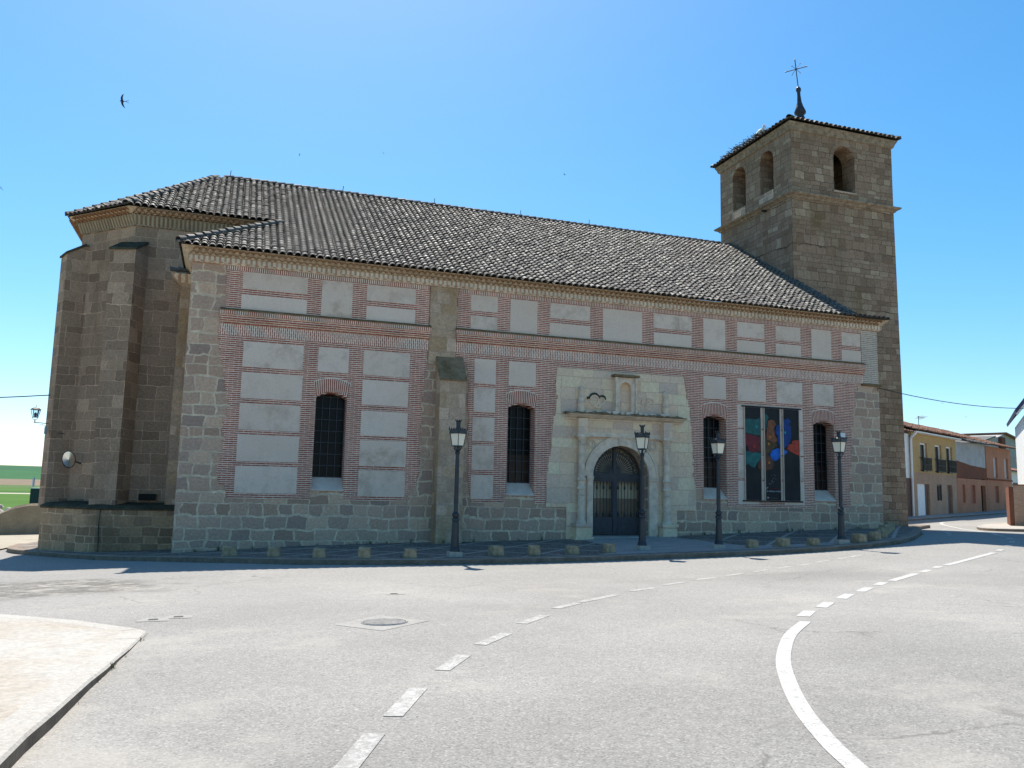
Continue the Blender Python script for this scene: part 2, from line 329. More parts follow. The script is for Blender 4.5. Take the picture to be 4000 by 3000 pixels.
# --- ground materials
def asphalt():
    m = NT('worn_asphalt'); p = m.obj()
    xy = m.n('SeparateXYZ', None, i0=p)
    f = m.n('TexVoronoi', None, Vector=p, Scale=75).outputs['Color']
    agg = m.n('SeparateColor', None, i0=f).outputs[0]
    c = m.ramp(agg, [(0, (.185, .175, .158)), (.3, (.265, .252, .23)), (.8, (.295, .281, .258)), (1, (.39, .372, .34))])
    c = m.mix(1, c, m.ramp(m.noise(p, 11, 4, .75), [(.3, .93), (.7, 1.06)]), 'MULTIPLY')
    c = m.mix(1, c, m.ramp(m.noise(p, .22, 4, .55), [(.32, .83), (.68, 1.12)]), 'MULTIPLY')
    c = m.mix(m.ramp(m.noise(m.vec('ADD', p, (3, 9, 0)), .5, 5, .7), [(.54, 0), (.72, .6)]), c, (.39, .36, .31))
    # older coarse strip along the church and the broken patch at the left
    d = m.math('ADD', m.math('MULTIPLY', xy.outputs[0], -.10), m.math('ADD', xy.outputs[1], m.math('MULTIPLY', m.noise(p, .5, 3), 1.2)))
    old = m.ramp(m.math('ADD', m.math('MULTIPLY', d, .5), 6.35), [(.49, 0), (.51, 1)])
    coarse = m.mix(m.ramp(m.noise(m.vec('MULTIPLY', p, (1, 1.6, 1)), 14, 4, .85), [(.42, 0), (.6, 1)]), (.21, .20, .185), (.37, .355, .325))
    c = m.mix(m.math('MULTIPLY', old, .55), c, coarse)
    q = m.vec('MULTIPLY', m.vec('SUBTRACT', p, (3.8, -9.2, 0)), (.30, .5, 0))
    dist = m.n('VectorMath', {'operation': 'LENGTH'}, i0=q).outputs['Value']
    pm = m.math('MULTIPLY', m.ramp(m.math('ADD', dist, m.math('MULTIPLY', m.math('SUBTRACT', m.noise(p, .9, 4), .5), 1.3)), [(.6, 1), (1.1, 0)]), .9)
    patch = m.mix(m.ramp(m.noise(m.vec('MULTIPLY', p, (.8, 1.3, 1)), 2.4, 7, .85), [(.48, 0), (.6, 1)]), (.13, .122, .108), (.36, .335, .29))
    c = m.mix(pm, c, patch)
    # hairline cracks
    wv = m.vec('ADD', p, m.vec('MULTIPLY', m.noise(p, 1.2, 4, col=True), (.9, .9, 0)))
    ck = m.n('TexVoronoi', {'feature': 'DISTANCE_TO_EDGE'}, Vector=wv, Scale=.28).outputs['Distance']
    c = m.mix(m.math('MULTIPLY', m.ramp(ck, [(0, 1), (.006, 0)]), m.ramp(m.noise(p, .3, 2), [(.5, 0), (.62, .55)])), c, (.06, .055, .05))
    m.bump(m.math('ADD', agg, m.math('MULTIPLY', m.math('MULTIPLY', m.noise(p, 9, 5, .8), pm), 5)), .25, .006)
    return m.done(c, .9, .2)
M['asphalt'] = asphalt()
def paint():
    m = NT('worn_road_paint'); p = m.obj()
    c = m.mix(m.ramp(m.math('ADD', m.noise(p, 38, 4, .8), m.math('MULTIPLY', m.math('SUBTRACT', m.noise(p, 7, 3, .7), .5), .5)), [(.47, 0), (.62, 1)]), (.50, .485, .455), (.30, .287, .265))
    return m.done(c, .8, .3)
M['paint'] = paint()
def paint_old():
    m = NT('faded_road_paint'); p = m.obj()
    c = m.mix(m.ramp(m.math('ADD', m.noise(p, 30, 4, .8), m.math('MULTIPLY', m.math('SUBTRACT', m.noise(p, 6, 3, .7), .5), .6)), [(.40, 0), (.56, 1)]), (.44, .425, .395), (.28, .267, .245))
    return m.done(c, .85, .3)
M['paint_old'] = paint_old()
def ground_mat(name, a, b, s1=1.2, s2=20, bump=.6, lo=.35):
    m = NT(name); p = m.obj()
    c = m.mix(m.ramp(m.noise(p, s1, 5, .65), [(lo, 0), (lo+.3, 1)]), a, b)
    c = m.mix(1, c, m.ramp(m.noise(p, s2, 4, .8), [(.3, .75), (.7, 1.2)]), 'MULTIPLY')
    m.bump(m.noise(p, s2*1.5, 4, .7), bump, .02); return m.done(c, .95, .15)
M['sand'] = ground_mat('sandy_earth', (.42, .365, .28), (.34, .30, .23))
M['slab'] = ground_mat('worn_concrete', (.44, .415, .37), (.37, .31, .24), .6, 12, .5, .42)
M['kerbstone'] = ground_mat('kerb_concrete', (.42, .40, .37), (.32, .30, .275), 2, 22, .4)
M['kerb_far'] = ground_mat('old_concrete', (.36, .345, .315), (.30, .285, .26), 3, 24, .4)
M['kerb_shade_joint'] = ground_mat('kerb_face_shade_joint', (.23, .18, .135), (.15, .115, .085), 3, 22, .4)  # shade of the kerb faces put into the colour; also draws the joints
M['kerb_slab'] = ground_mat('pale_kerb', (.45, .425, .38), (.40, .37, .325), 1.5, 26, .3)
M['kerb_dark'] = ground_mat('church_kerb', (.30, .24, .19), (.21, .165, .13), 2, 22, .4)
M['sidewalk'] = ground_mat('church_sidewalk', (.40, .36, .32), (.31, .28, .25), 2, 22, .4)
def cobble():
    m = NT('cobble_paving'); p = m.obj()
    v = m.n('TexVoronoi', None, Vector=p, Scale=11)
    e = m.n('TexVoronoi', {'feature': 'DISTANCE_TO_EDGE'}, Vector=p, Scale=11).outputs['Distance']
    rr = m.n('SeparateColor', None, i0=v.outputs['Color']).outputs[0]
    c = m.ramp(rr, [(0, (.13, .105, .085)), (.6, (.19, .155, .125)), (1, (.30, .25, .2))])
    c = m.mix(m.ramp(e, [(0, 1), (.09, 0)]), c, (.05, .045, .04))
    x = m.n('SeparateXYZ', None, i0=p)
    for sgn in (1, -1):                       # pale diagonal bands set into the cobbles
        w = m.math('ABSOLUTE', m.math('SUBTRACT', m.math('FRACT', m.math('MULTIPLY', m.math('ADD', x.outputs[0], m.math('MULTIPLY', x.outputs[1], sgn*1.0)), .42)), .5))
        c = m.mix(m.math('MULTIPLY', m.ramp(w, [(.03, 1), (.04, 0)]), .75), c, (.44, .38, .31))
    m.bump(e, .7, .02); return m.done(c, .85, .3)
M['cobble'] = cobble()
def field():
    m = NT('field_strips'); p = m.obj(); x = m.n('SeparateXYZ', None, i0=p)
    d = m.n('VectorMath', {'operation': 'LENGTH'}, i0=m.vec('MULTIPLY', m.vec('SUBTRACT', p, (7, -26, 0)), (1, 1, 0))).outputs['Value']
    d = m.math('ADD', d, m.math('MULTIPLY', m.math('SUBTRACT', m.noise(p, .004, 3), .5), 60))
    t = m.math('DIVIDE', d, 2000)
    nd = m.n('ValToRGB', None, i0=t); cr = nd.color_ramp; cr.interpolation = 'CONSTANT'
    st = [(0, (.20, .175, .10)), (.045, (.15, .155, .06)), (.065, (.075, .15, .03)), (.17, (.42, .38, .3)), (.187, (.06, .125, .03)), (.215, (.085, .155, .04)), (.26, (.10, .15, .055)), (.30, (.21, .165, .115)), (.40, (.05, .13, .055)), (.55, (.045, .115, .055)), (.72, (.055, .12, .06))]
    while len(cr.elements) < len(st): cr.elements.new(.9)
    for e, (q, c) in zip(cr.elements, st): e.position = q; e.color = c+(1,)
    c = m.mix(1, nd.outputs[0], m.ramp(m.noise(m.vec('MULTIPLY', p, (.3, 1, 1)), .12, 5, .7), [(.3, .8), (.7, 1.2)]), 'MULTIPLY')
    return m.done(c, 1, .05)
M['field'] = field()
# ------------------------------------------------------------------ ground, road, pavement
def smooth(a, b, t):
    t = min(1, max(0, (t-a)/(b-a))); return t*t*(3-2*t)
PROF = [(0, -2.4), (60, -3.2), (150, -4.2), (420, -3.9), (600, -2.0), (800, 2.2), (1200, 15.5), (1600, 27), (1750, 28), (2600, 10), (5000, -60)]
def prof(d):
    for (a, za), (b, zb) in zip(PROF, PROF[1:]):
        if d <= b: return za+(zb-za)*smooth(a, b, d)
    return PROF[-1][1]
def terrain(x, y):
    d = math.hypot(x-10, y); dd = math.hypot(x-7, y+26)
    w = smooth(45, 72, d)
    e = smooth(5, 40, x)
    far = prof(dd)*(1-e)+e*(-.5 if dd < 300 else prof(dd)*.5)
    gg = g(x, y) if d < 75 else 0
    inner = gg-.14*(1-smooth(60, 72, d))
    return inner*(1-w)+far*w
rs = [0, 4, 8, 12, 16, 20, 24, 28, 32, 36, 40, 44, 48, 52, 56, 60, 64, 68, 74, 82, 95, 115, 140, 180, 230, 290, 360, 420, 480, 560, 640, 740, 850, 980, 1100, 1250, 1400, 1600, 1750, 2000, 2600, 3600, 5000]
nt_ = 128; gm = MB(); vs = [(10, 0, terrain(10, 0))]
for r in rs[1:]:
    for k in range(nt_):
        a = 2*math.pi*k/nt_; x, y = 10+r*math.cos(a), r*math.sin(a); vs.append((x, y, terrain(x, y)))
fs = [(0, 1+k, 1+(k+1) % nt_) for k in range(nt_)]
for i in range(len(rs)-2):
    fs += [(1+i*nt_+k, 1+(i+1)*nt_+k, 1+(i+1)*nt_+(k+1) % nt_, 1+i*nt_+(k+1) % nt_) for k in range(nt_)]
gm.add(vs, fs)
tag(gm.build('ground', M['field'], smooth=True, recalc=False), kind='structure')
def inside(x, y, poly):
    c = False; n = len(poly)
    for i in range(n):
        (x0, y0), (x1, y1) = poly[i], poly[i-1]
        if (y0 > y) != (y1 > y) and x < (x1-x0)*(y-y0)/(y1-y0)+x0: c = not c
    return c
def clip(poly, ax, v, keep_less):
    out = []
    for i in range(len(poly)):
        p, q = poly[i], poly[(i+1) % len(poly)]
        pi, qi = ((p[ax] <= v), (q[ax] <= v)) if keep_less else ((p[ax] >= v), (q[ax] >= v))
        if pi: out.append(p)
        if pi != qi:
            t = (v-p[ax])/(q[ax]-p[ax]); out.append((p[0]+t*(q[0]-p[0]), p[1]+t*(q[1]-p[1])))
    return out
def sheet(mb, poly, h, cell=2.0, mi=0):        # a polygon laid on the ground, cut into cells so that it follows it
    xs = [p[0] for p in poly]; ys = [p[1] for p in poly]
    for i in range(int(math.floor(min(xs)/cell)), int(math.ceil(max(xs)/cell))):
        a = clip(clip(poly, 0, i*cell, False), 0, (i+1)*cell, True) if len(poly) > 2 else []
        if len(a) < 3: continue
        for j in range(int(math.floor(min(ys)/cell)), int(math.ceil(max(ys)/cell))):
            b = clip(a, 1, j*cell, False)
            if len(b) < 3: continue
            b = clip(b, 1, (j+1)*cell, True)
            if len(b) < 3: continue
            b = [q for k, q in enumerate(b) if math.hypot(q[0]-b[k-1][0], q[1]-b[k-1][1]) > 1e-6]
            if len(b) < 3: continue
            tr = tessellate_polygon([[Vector((q[0], q[1], 0)) for q in b]])
            up = [t if (b[t[1]][0]-b[t[0]][0])*(b[t[2]][1]-b[t[0]][1])-(b[t[2]][0]-b[t[0]][0])*(b[t[1]][1]-b[t[0]][1]) > 0 else t[::-1] for t in tr]
            mb.add([(q[0], q[1], g(*q)+(h(*q) if callable(h) else h)) for q in b], up, mi)
def strip(mb, pts, w, h, mi=0):                # a line painted on the ground
    P = [Vector(p) for p in pts]; L = []
    for i, p in enumerate(P):
        d = (P[min(i+1, len(P)-1)]-P[max(0, i-1)]).normalized(); nrm = Vector((-d.y, d.x))
        L.append((p+nrm*w/2, p-nrm*w/2))
    for i in range(len(L)-1):
        a, b, c, d = L[i][0], L[i][1], L[i+1][1], L[i+1][0]
        n = max(1, int((P[i+1]-P[i]).length/.5))
        for k in range(n):
            q = [a.lerp(d, k/n), b.lerp(c, k/n), b.lerp(c, (k+1)/n), a.lerp(d, (k+1)/n)]
            mb.add([(v.x, v.y, g(v.x, v.y)+h) for v in q], [(0, 1, 2, 3)], mi)
a = MB(); sheet(a, [(-22, -46), (72, -46), (72, 27), (-22, 27)], 0)
tag(a.build('road', M['asphalt'], recalc=False), kind='structure')
def smoothpath(pts, n=4):
    out = []
    for i in range(len(pts)-1):
        p0, p1, p2, p3 = [Vector(pts[max(0, min(len(pts)-1, i+k))]) for k in (-1, 0, 1, 2)]
        for k in range(n):
            t = k/n; out.append(tuple(.5*((2*p1)+(p2-p0)*t+(2*p0-5*p1+4*p2-p3)*t*t+(3*p1-p0-3*p2+p3)*t**3)))
    return out+[tuple(pts[-1])]
def kerbed(name, kmat, tops, path, width, inner, hh):   # kerb along a path with a walk behind it
    k = MB(); P = [Vector(p) for p in path]; n = len(P); nn = []
    for i in range(n):
        d = (P[min(i+1, n-1)]-P[max(0, i-1)]).normalized(); nn.append(Vector((-d.y, d.x)))
    for i in range(n-1):
        A, B = P[i], P[i+1]; A2, B2 = A+nn[i]*width, B+nn[i+1]*width; c = .02
        A1, B1 = A+nn[i]*c, B+nn[i+1]*c
        zA, zB = g(*A), g(*B); h, h2 = (hh(*A), hh(*B)) if callable(hh) else (hh, hh)
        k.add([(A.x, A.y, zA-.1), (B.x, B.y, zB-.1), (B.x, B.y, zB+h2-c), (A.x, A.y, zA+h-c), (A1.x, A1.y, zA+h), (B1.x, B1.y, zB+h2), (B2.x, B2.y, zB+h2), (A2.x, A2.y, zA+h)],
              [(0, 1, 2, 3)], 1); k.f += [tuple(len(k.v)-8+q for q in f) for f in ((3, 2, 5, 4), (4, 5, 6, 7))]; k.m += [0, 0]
        if i % 2 == 0 and callable(hh) and (B-A).length < .6:
            dd_ = (B-A).normalized()*.011; q_ = [A1, A1+dd_, A2+dd_, A2]; k.add([(v.x, v.y, zA+h+.003) for v in q_], [(0, 1, 2, 3)], 1)
    tag(k.build(name, [kmat, M['kerb_shade_joint']], recalc=False), kind='structure')
    return [tuple(P[i]+nn[i]*width) for i in range(n)]
KP = smoothpath([(.3, 9.0), (.55, 6.2), (1.25, 4.4), (2.6, 2.5), (3.7, .9), (4.9, -.75), (6.2, -2.4), (7.6, -4.0), (9.2, -5.15), (11, -5.7), (13, -5.88), (17, -5.85), (21, -5.85), (24.6, -5.85), (26.3, -5.55), (28, -4.75), (29.8, -3.35), (31.5, -1.8), (33.1, -.1), (34.6, 1.5), (36.2, 2.9), (38, 4.2)])
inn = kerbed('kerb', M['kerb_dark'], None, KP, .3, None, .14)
def follow(mb, loopA, loopB, hA, hB):
    for i in range(len(loopA)-1):
        q = [loopA[i], loopA[i+1], loopB[i+1], loopB[i]]
        mb.add([(q[0][0], q[0][1], g(*q[0])+hA), (q[1][0], q[1][1], g(*q[1])+hA), (q[2][0], q[2][1], g(*q[2])+hB), (q[3][0], q[3][1], g(*q[3])+hB)], [(0, 1, 2, 3)])
walk = MB(); sheet(walk, inn+[(38, 12), (.6, 12)], .136, 1.0)
tag(walk.build('church_pavement', M['cobble'], recalc=False), kind='structure')
ap = MB(); sheet(ap, [(16.9, -5.5), (25.5, -5.5), (25.5, -5.05), (22.2, -4.4), (21.8, -.1), (18.6, -.1), (18.3, -3.4), (17.4, -5)], .142, 1.0)
tag(ap.build('doorway_apron', M['sidewalk'], recalc=False), kind='structure')
# road markings
mk = MB(); mo = MB()
strip(mk, smoothpath([(14.52, -16.86), (13.68, -17.66), (12.96, -18.5), (12.5, -19.1), (12.12, -19.66), (11.78, -20.2), (11.48, -20.72), (11.2, -21.28), (11.02, -21.7), (10.6, -22.8), (10.2, -24)]), .14, .005)
for p, q in [((14.8,-16.45),(15.27,-16.0)), ((15.66,-15.75),(16.2,-15.28)), ((16.7,-14.95),(17.3,-14.45)), ((17.72,-14.22),(18.35,-13.73)), ((18.78,-13.45),(19.27,-13.1)), ((19.6,-12.93),(21.15,-11.97)), ((21.5,-11.78),(22.02,-11.46)), ((22.48,-11.18),(22.9,-10.92)), ((23.2,-10.8),(26.75,-8.97))]:
    strip(mk, [p, q], .17, .005)
for p, q in [((27.3,-8.62),(27.8,-8.3)), ((28.9,-7.55),(29.4,-7.2)), ((30.3,-6.5),(30.8,-6.1)), ((31.8,-5.2),(32.2,-4.75)), ((32.8,-4.1),(33.3,-3.5))]:
    strip(mk, [p, q], .16, .005)
strip(mk, smoothpath([(33.4, -3.3), (34.59, -2), (36.95, .98), (39.76, 4.56), (42.17, 7.51), (44.22, 9.52), (45.7, 10.4), (47.6, 10.8)]), .17, .005)
strip(mo, smoothpath([(31.5, -3.0), (32.6, -2.0), (34.2, -.2), (36, 1.6), (38, 3.2)]), .14, .005)
for p, q, m_ in [((8.0,-21.15),(8.42,-20.15),mo), ((8.62,-19.75),(9.0,-18.92),mo), ((9.36,-18.28),(9.76,-17.62),mo), ((10.08,-17.1),(10.6,-16.46),mo), ((11.03,-15.78),(11.6,-15.15),mo), ((12.0,-14.5),(12.58,-14.0),mo), ((12.66,-13.9),(13.65,-13.14),mo), ((14.17,-12.66),(14.83,-12.28),mo), ((15.25,-11.87),(15.9,-11.5),mo), ((16.34,-11.14),(17.04,-10.84),mo), ((17.45,-10.55),(18.13,-10.22),mo), ((18.52,-10.0),(19.17,-9.65),mo), ((19.56,-9.42),(20.17,-9.16),mo), ((20.6,-8.95),(21.13,-8.7),mo), ((21.45,-8.48),(22.12,-8.15),mo), ((22.49,-7.96),(23.1,-7.68),mo), ((23.25,-7.6),(23.91,-7.3),mo), ((8.6,-20.1),(8.6,-20.1),mk)]:
    if p != q: strip(m_, [p, q], .15, .005)
tag(mk.build('road_markings', M['paint'], recalc=False), kind='structure')
tag(mo.build('faded_road_markings', M['paint_old'], recalc=False), kind='structure')
# concrete walk in the left foreground with its broken kerb
SP = [(6.0, -25), (6.13, -22.2)]+[(6.13+.47*t/12+random.uniform(-.012, .012), -22.2+7.2*t/12) for t in range(1, 12)]+[(6.6, -15.05), (6.5, -14.78), (6.3, -14.52), (5.65, -13.72), (5.1, -13.2), (4.5, -12.66), (3.2, -11.7), (1, -10.3)]
slab_h = lambda x, y: .025+.085*smooth(-15, -20, y) if y < -14.9 else .02
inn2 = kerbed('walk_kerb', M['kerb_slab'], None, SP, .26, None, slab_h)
sw = MB(); sheet(sw, inn2+[(-14, -10.3), (-14, -25)], lambda x, y: slab_h(x, y)+.001, 1.0)
tag(sw.build('concrete_walk', M['slab'], recalc=False), kind='structure')
# sandy yard beyond the apse
dm = MB(); DP = [(.35, 5.6), (.2, 6.3), (.2, 12), (1.2, 20), (1.2, 26.5), (-21.8, 26.5), (-21.8, 2.2), (-6, 3.9)]
sheet(dm, DP, .05, 1.0)
for p, q in zip([(.35, 5.6), (-6, 3.9)], [(-6, 3.9), (-21.8, 2.2)]):
    dm.add([(p[0], p[1], g(*p)+.05), (q[0], q[1], g(*q)+.05), (q[0], q[1]-.01, g(*q)-.05), (p[0], p[1]-.01, g(*p)-.05)], [(0, 1, 2, 3)])
tag(dm.build('sandy_yard', M['sand'], recalc=False), kind='structure')
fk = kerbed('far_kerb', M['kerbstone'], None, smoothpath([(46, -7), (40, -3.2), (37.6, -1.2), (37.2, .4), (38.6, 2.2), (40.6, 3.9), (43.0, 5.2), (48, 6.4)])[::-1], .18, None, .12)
fw = MB(); sheet(fw, fk+[(50, -6), (50, 6)], .117, 1.0); tag(fw.build('far_pavement', M['slab'], recalc=False), kind='structure')
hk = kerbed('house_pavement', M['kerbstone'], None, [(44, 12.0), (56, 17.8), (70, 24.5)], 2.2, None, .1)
# ------------------------------------------------------------------ roof tiles
def tile_plane(mb, O, u, poly, sp=.225, row=.27, r=.108, ln=.37, v0=-.10):
    """Barrel tiles over a sloping polygon: O on the eave, u along it (the slope rises to the left of u)."""
    O, u = Vector(O), Vector(u).normalized(); P = [Vector(p) for p in poly]
    far = max(P, key=lambda p: p.z); d = far-O; v = (d-u*d.dot(u)).normalized(); nn = u.cross(v)
    Q = [((p-O).dot(u), (p-O).dot(v)) for p in P]
    u0, u1 = min(q[0] for q in Q), max(q[0] for q in Q); v1 = max(q[1] for q in Q)
    def inside2(x, y):
        return inside(x, max(y, .03), Q)
    bed = [O+u*q[0]+v*q[1]-nn*.035 for q in Q]
    tr = tessellate_polygon([[Vector((q[0], q[1], 0)) for q in Q]]); mb.add(bed, [tuple(t) for t in tr], 1)
    n = int((u1-u0)/sp)
    for i in range(n+1):
        uc = u0+sp*(i+.5)+random.uniform(-.008, .008); off = v0+random.uniform(-.05, .03)
        if i % 9 == 0: off += random.uniform(-.06, .06)
        for j in range(int((v1-v0)/row)+1):
            vv = off+j*row
            if j == 0: vv = v0+random.uniform(-.02, .015)
            if not inside2(uc, vv+row*.5): continue
            rot = random.gauss(0, .022); a0 = O+u*(uc+random.uniform(-.007, .007))+v*(vv+random.uniform(-.018, .018))
            vd = v*math.cos(rot)+u*math.sin(rot); ud = u*math.cos(rot)-v*math.sin(rot)
            lift = random.uniform(.018, .042); vs = []
            for e, (rr, q, lf) in enumerate(((r, 0, lift), (r*.8, ln, 0))):
                for k in range(7):
                    t = math.pi*k/6; vs.append(a0+vd*q+ud*rr*math.cos(t)+nn*(rr*math.sin(t)*.95+lf-.02))
            for k in range(7):
                t = math.pi*k/6; vs.append(a0+vd*.004+ud*(r-.022)*math.cos(t)+nn*((r-.022)*math.sin(t)*.95+lift-.02))
            mb.add(vs, [(k, k+1, 8+k, 7+k) for k in range(6)]+[(14+k, 15+k, k+1, k) for k in range(6)], 0)
            if j < 60:                            # the channel tile beside it
                b0 = a0+u*sp*.5+v*.03; vs = []
                if inside2(uc+sp*.5, vv+row*.5):
                    for rr, q, lf in ((r*.8, -.03 if j == 0 else 0, .02), (r*.95, ln*.9, -.015)):
                        for k in range(5):
                            t = math.pi+math.pi*k/4; vs.append(b0+v*q+u*rr*math.cos(t)+nn*(rr*.7*math.sin(t)+.05+lf))
                    mb.add(vs, [(k, k+1, 6+k, 5+k) for k in range(4)], 0)
def caps(mb, p, q, r=.13, step=.33, up=.05):
    p, q = Vector(p), Vector(q); d = (q-p).normalized(); n = int((q-p).length/step)
    s = d.cross(Vector((0, 0, 1))).normalized(); w = s.cross(d)
    for i in range(n):
        a0 = p+d*i*step+w*up+s*random.uniform(-.012, .012); vs = []
        for rr, l, lf in ((r, 0, .03), (r*.82, step*1.2, 0)):
            vs += [a0+d*l+s*rr*math.cos(math.pi*k/6)+w*(rr*math.sin(math.pi*k/6)+lf-.05) for k in range(7)]
        vs += [a0+s*(r-.025)*math.cos(math.pi*k/6)+w*((r-.025)*math.sin(math.pi*k/6)-.02) for k in range(7)]
        mb.add(vs, [(k, k+1, 8+k, 7+k) for k in range(6)]+[(14+k, 15+k, k+1, k) for k in range(6)], 0)
def scallops(mb, P, Q, offs, sp=.19, r=.085, mi=0):
    P, Q = Vector(P+(0,)), Vector(Q+(0,)); d = (Q-P).normalized(); nr = Vector((d.y, -d.x, 0)); L = (Q-P).length
    for k, (o0, o1, z) in enumerate(offs):
        n = int(L/sp)
        for i in range(n+1):
            c = P+d*(sp*(i+(.5 if k % 2 else 0))); vs = []
            if (c-P).length > L: continue
            for o, rr in ((o0, r), (o1, r)):
                vs += [c+nr*o+d*rr*math.cos(math.pi*q/6)+Vector((0, 0, z+rr*.85*math.sin(math.pi*q/6))) for q in range(7)]
            vs += [c+nr*o1+d*(r-.02)*math.cos(math.pi*q/6)+Vector((0, 0, z+(r-.02)*.85*math.sin(math.pi*q/6))) for q in range(7)]
            vs += [c+nr*o0+d*(r-.02)*math.cos(math.pi*q/6)+Vector((0, 0, z+(r-.02)*.85*math.sin(math.pi*q/6))) for q in range(7)]
            mb.add(vs, [(q, q+1, 8+q, 7+q) for q in range(6)]+[(7+q, 8+q, 15+q, 14+q) for q in range(6)]+[(14+q, 15+q, 22+q, 21+q) for q in range(6)], mi)
# ------------------------------------------------------------------ the church
CH = thing('church', (18.7, 0, -1.3), 'long stone and brick church with tiled roof and square bell tower', 'church')
WIN = [(9.82, 10.77, .28, 3.13, 3.29), (16.06, 17.02, .26, 3.15, 3.28), (23.49, 24.44, .27, 3.15, 3.28), (28.26, 29.21, .28, 3.14, 3.28)]
GX0, GX1, GZS, GR = 19.15, 21.28, .96, 1.065
GCX = (GX0+GX1)/2
def wout(w, e, zb=None):
    xl, xr, z0, zs, zc = w
    return [(xl-e, z0 if zb is None else zb)]+seg_arc(xl-e, xr+e, zs+e*.3, zc+e)+[(xr+e, z0 if zb is None else zb)]
def garch(e, n=14): return [(GCX+(GR+e)*math.cos(R(180-180*i/n)), GZS+(GR+e)*math.sin(R(180-180*i/n))) for i in range(n+1)]
outer = [(6.0, -2.4), (GX0, -2.4)]+garch(0)+[(GX1, -2.4), (31.45, -2.4), (31.45, 7.1), (6.0, 7.1)]
MB().plate(outer, [wout(w, .035) for w in WIN], XZ(0), XZ(.85)).build('facade_wall', M['quoin'], CH)
sd = MB(); sd.box(6.0, 6.6, .85, 3.25, -2.4, 7.1); sd.box(30.85, 31.45, .85, 15.4, -2.4, 7.1); sd.box(6.6, 30.85, 15.0, 15.6, -2.4, 7.1)
sd.build('side_wall', M['quoin'], CH)
MB().box(6.7, 30.8, 2.6, 2.7, -2.2, 7.0).build('inner_partition', M['dark'], CH)
def jag(pts, a=.05, st=.125):
    out = []
    for p, q in zip(pts, pts[1:]):
        L = math.hypot(q[0]-p[0], q[1]-p[1]); n = max(1, int(L/st))
        for i in range(n):
            t = i/n; dx = random.uniform(-a, a)
            x, z = p[0]+(q[0]-p[0])*t+dx, p[1]+(q[1]-p[1])*t; t2 = (i+1)/n
            out += [(x, z+.002), (x, p[1]+(q[1]-p[1])*t2-.002*(1 if q[1] > p[1] else -1))] if q[1] != p[1] else [(x, z)]
    return out+[pts[-1]]
def notch(w): return [(w[0]-.035, 0.0), (w[0]-.035, w[3])]+seg_arc(w[0]-.035, w[1]+.035, w[3]+.01, w[4]+.035)[1:-1]+[(w[1]+.035, w[3]), (w[1]+.035, 0.0)]
BA = [(7.42, 0)]+notch(WIN[0])+jag([(12.78, .0), (12.85, .46)])+jag([(13.08, .5), (13.11, .9), (13.15, 2.66), (13.2, 3.87), (13.26, 4.84)])+[(13.27, 7.0), (6.98, 7.0)]+jag([(6.98, 5.65), (6.87, 5.2), (6.88, 4.86), (7.0, 4.25), (7.12, 3.48), (7.28, 2.78), (7.13, 2.07), (7.22, 1.55), (7.09, .65), (7.3, .41)])
BB = [(14.86, 0)]+notch(WIN[1])+jag([(17.44, .0), (17.5, .91), (17.58, 1.6), (17.66, 2.3), (17.7, 2.8), (17.8, 3.4), (17.76, 4.2)], .04)+[(17.79, 4.62), (22.69, 4.62)]+jag([(22.72, 4.5), (22.8, 4.08), (22.95, 3.5), (22.98, 3.0), (23.0, 2.4), (23.05, 1.8), (23.07, 1.05)], .05)+[(23.18, .62), (23.45, .62), (23.455, 3.1)]+seg_arc(23.455, 24.475, 3.16, 3.315)[1:-1]+[(24.475, 3.15), (24.475, 0)]+notch(WIN[3])+jag([(29.86, 0), (29.95, 1.42), (30.08, 3.0), (30.27, 4.5), (30.56, 4.86)])+[(30.62, 7.0), (14.25, 7.0)]+jag([(14.25, 4.8), (14.6, 4.5), (14.68, 3.6), (14.73, 1.0)], .04)
MB().plate(BA, [], XZ(-.026), XZ(-.002)).build('brick_facing', M['brick'], CH)
MB().plate(BB, [], XZ(-.026), XZ(-.002)).build('brick_facing', M['brick'], CH)
MB().box(30.64, 31.42, -.022, -.002, 4.88, 7.0).build('pale_brick_facing', M['pale_brick'], CH)
MB().box(30.6, 31.5, -.09, -.002, 4.78, 4.86).build('stone_corbel', M['moss'], CH)
PAN = [(7.46,6.32,9.38,6.85),(7.45,5.70,9.39,6.15),(9.83,5.70,10.78,6.84),(11.23,6.31,12.81,6.84),(11.24,5.70,12.82,6.14),(14.68,6.30,15.61,6.85),(14.68,5.70,15.61,6.14),(16.07,5.70,17.04,6.83),(17.51,6.30,19.0,6.84),(17.5,5.70,19.01,6.14),(19.49,5.70,21.02,6.83),(21.48,6.30,23.04,6.82),(21.49,5.70,23.03,6.14),(23.52,5.70,24.45,6.84),(24.96,6.28,26.15,6.82),(24.95,5.71,26.16,6.14),(26.66,6.29,27.77,6.82),(26.65,5.71,27.79,6.14),(28.28,5.71,29.19,6.84),(29.7,6.31,30.59,6.83),(29.69,5.71,30.6,6.14),
(7.6,3.93,9.37,4.71),(7.6,2.98,9.38,3.77),(7.6,2.04,9.37,2.83),(7.59,1.1,9.38,1.89),(7.59,.16,9.37,.97),(9.82,3.93,10.76,4.71),(11.22,3.92,12.7,4.7),(11.22,2.98,12.69,3.76),(11.22,2.02,12.7,2.79),(11.22,1.08,12.69,1.87),(11.22,.13,12.69,.93),(14.86,3.9,15.6,4.7),(14.86,2.95,15.6,3.74),(14.85,1.99,15.6,2.78),(14.85,1.05,15.6,1.86),(14.84,.11,15.6,.9),(16.06,3.9,17.02,4.71),(23.51,3.9,24.45,4.69),(24.95,3.9,26.17,4.69),(26.65,3.9,27.8,4.7),(28.29,3.91,29.24,4.7)]
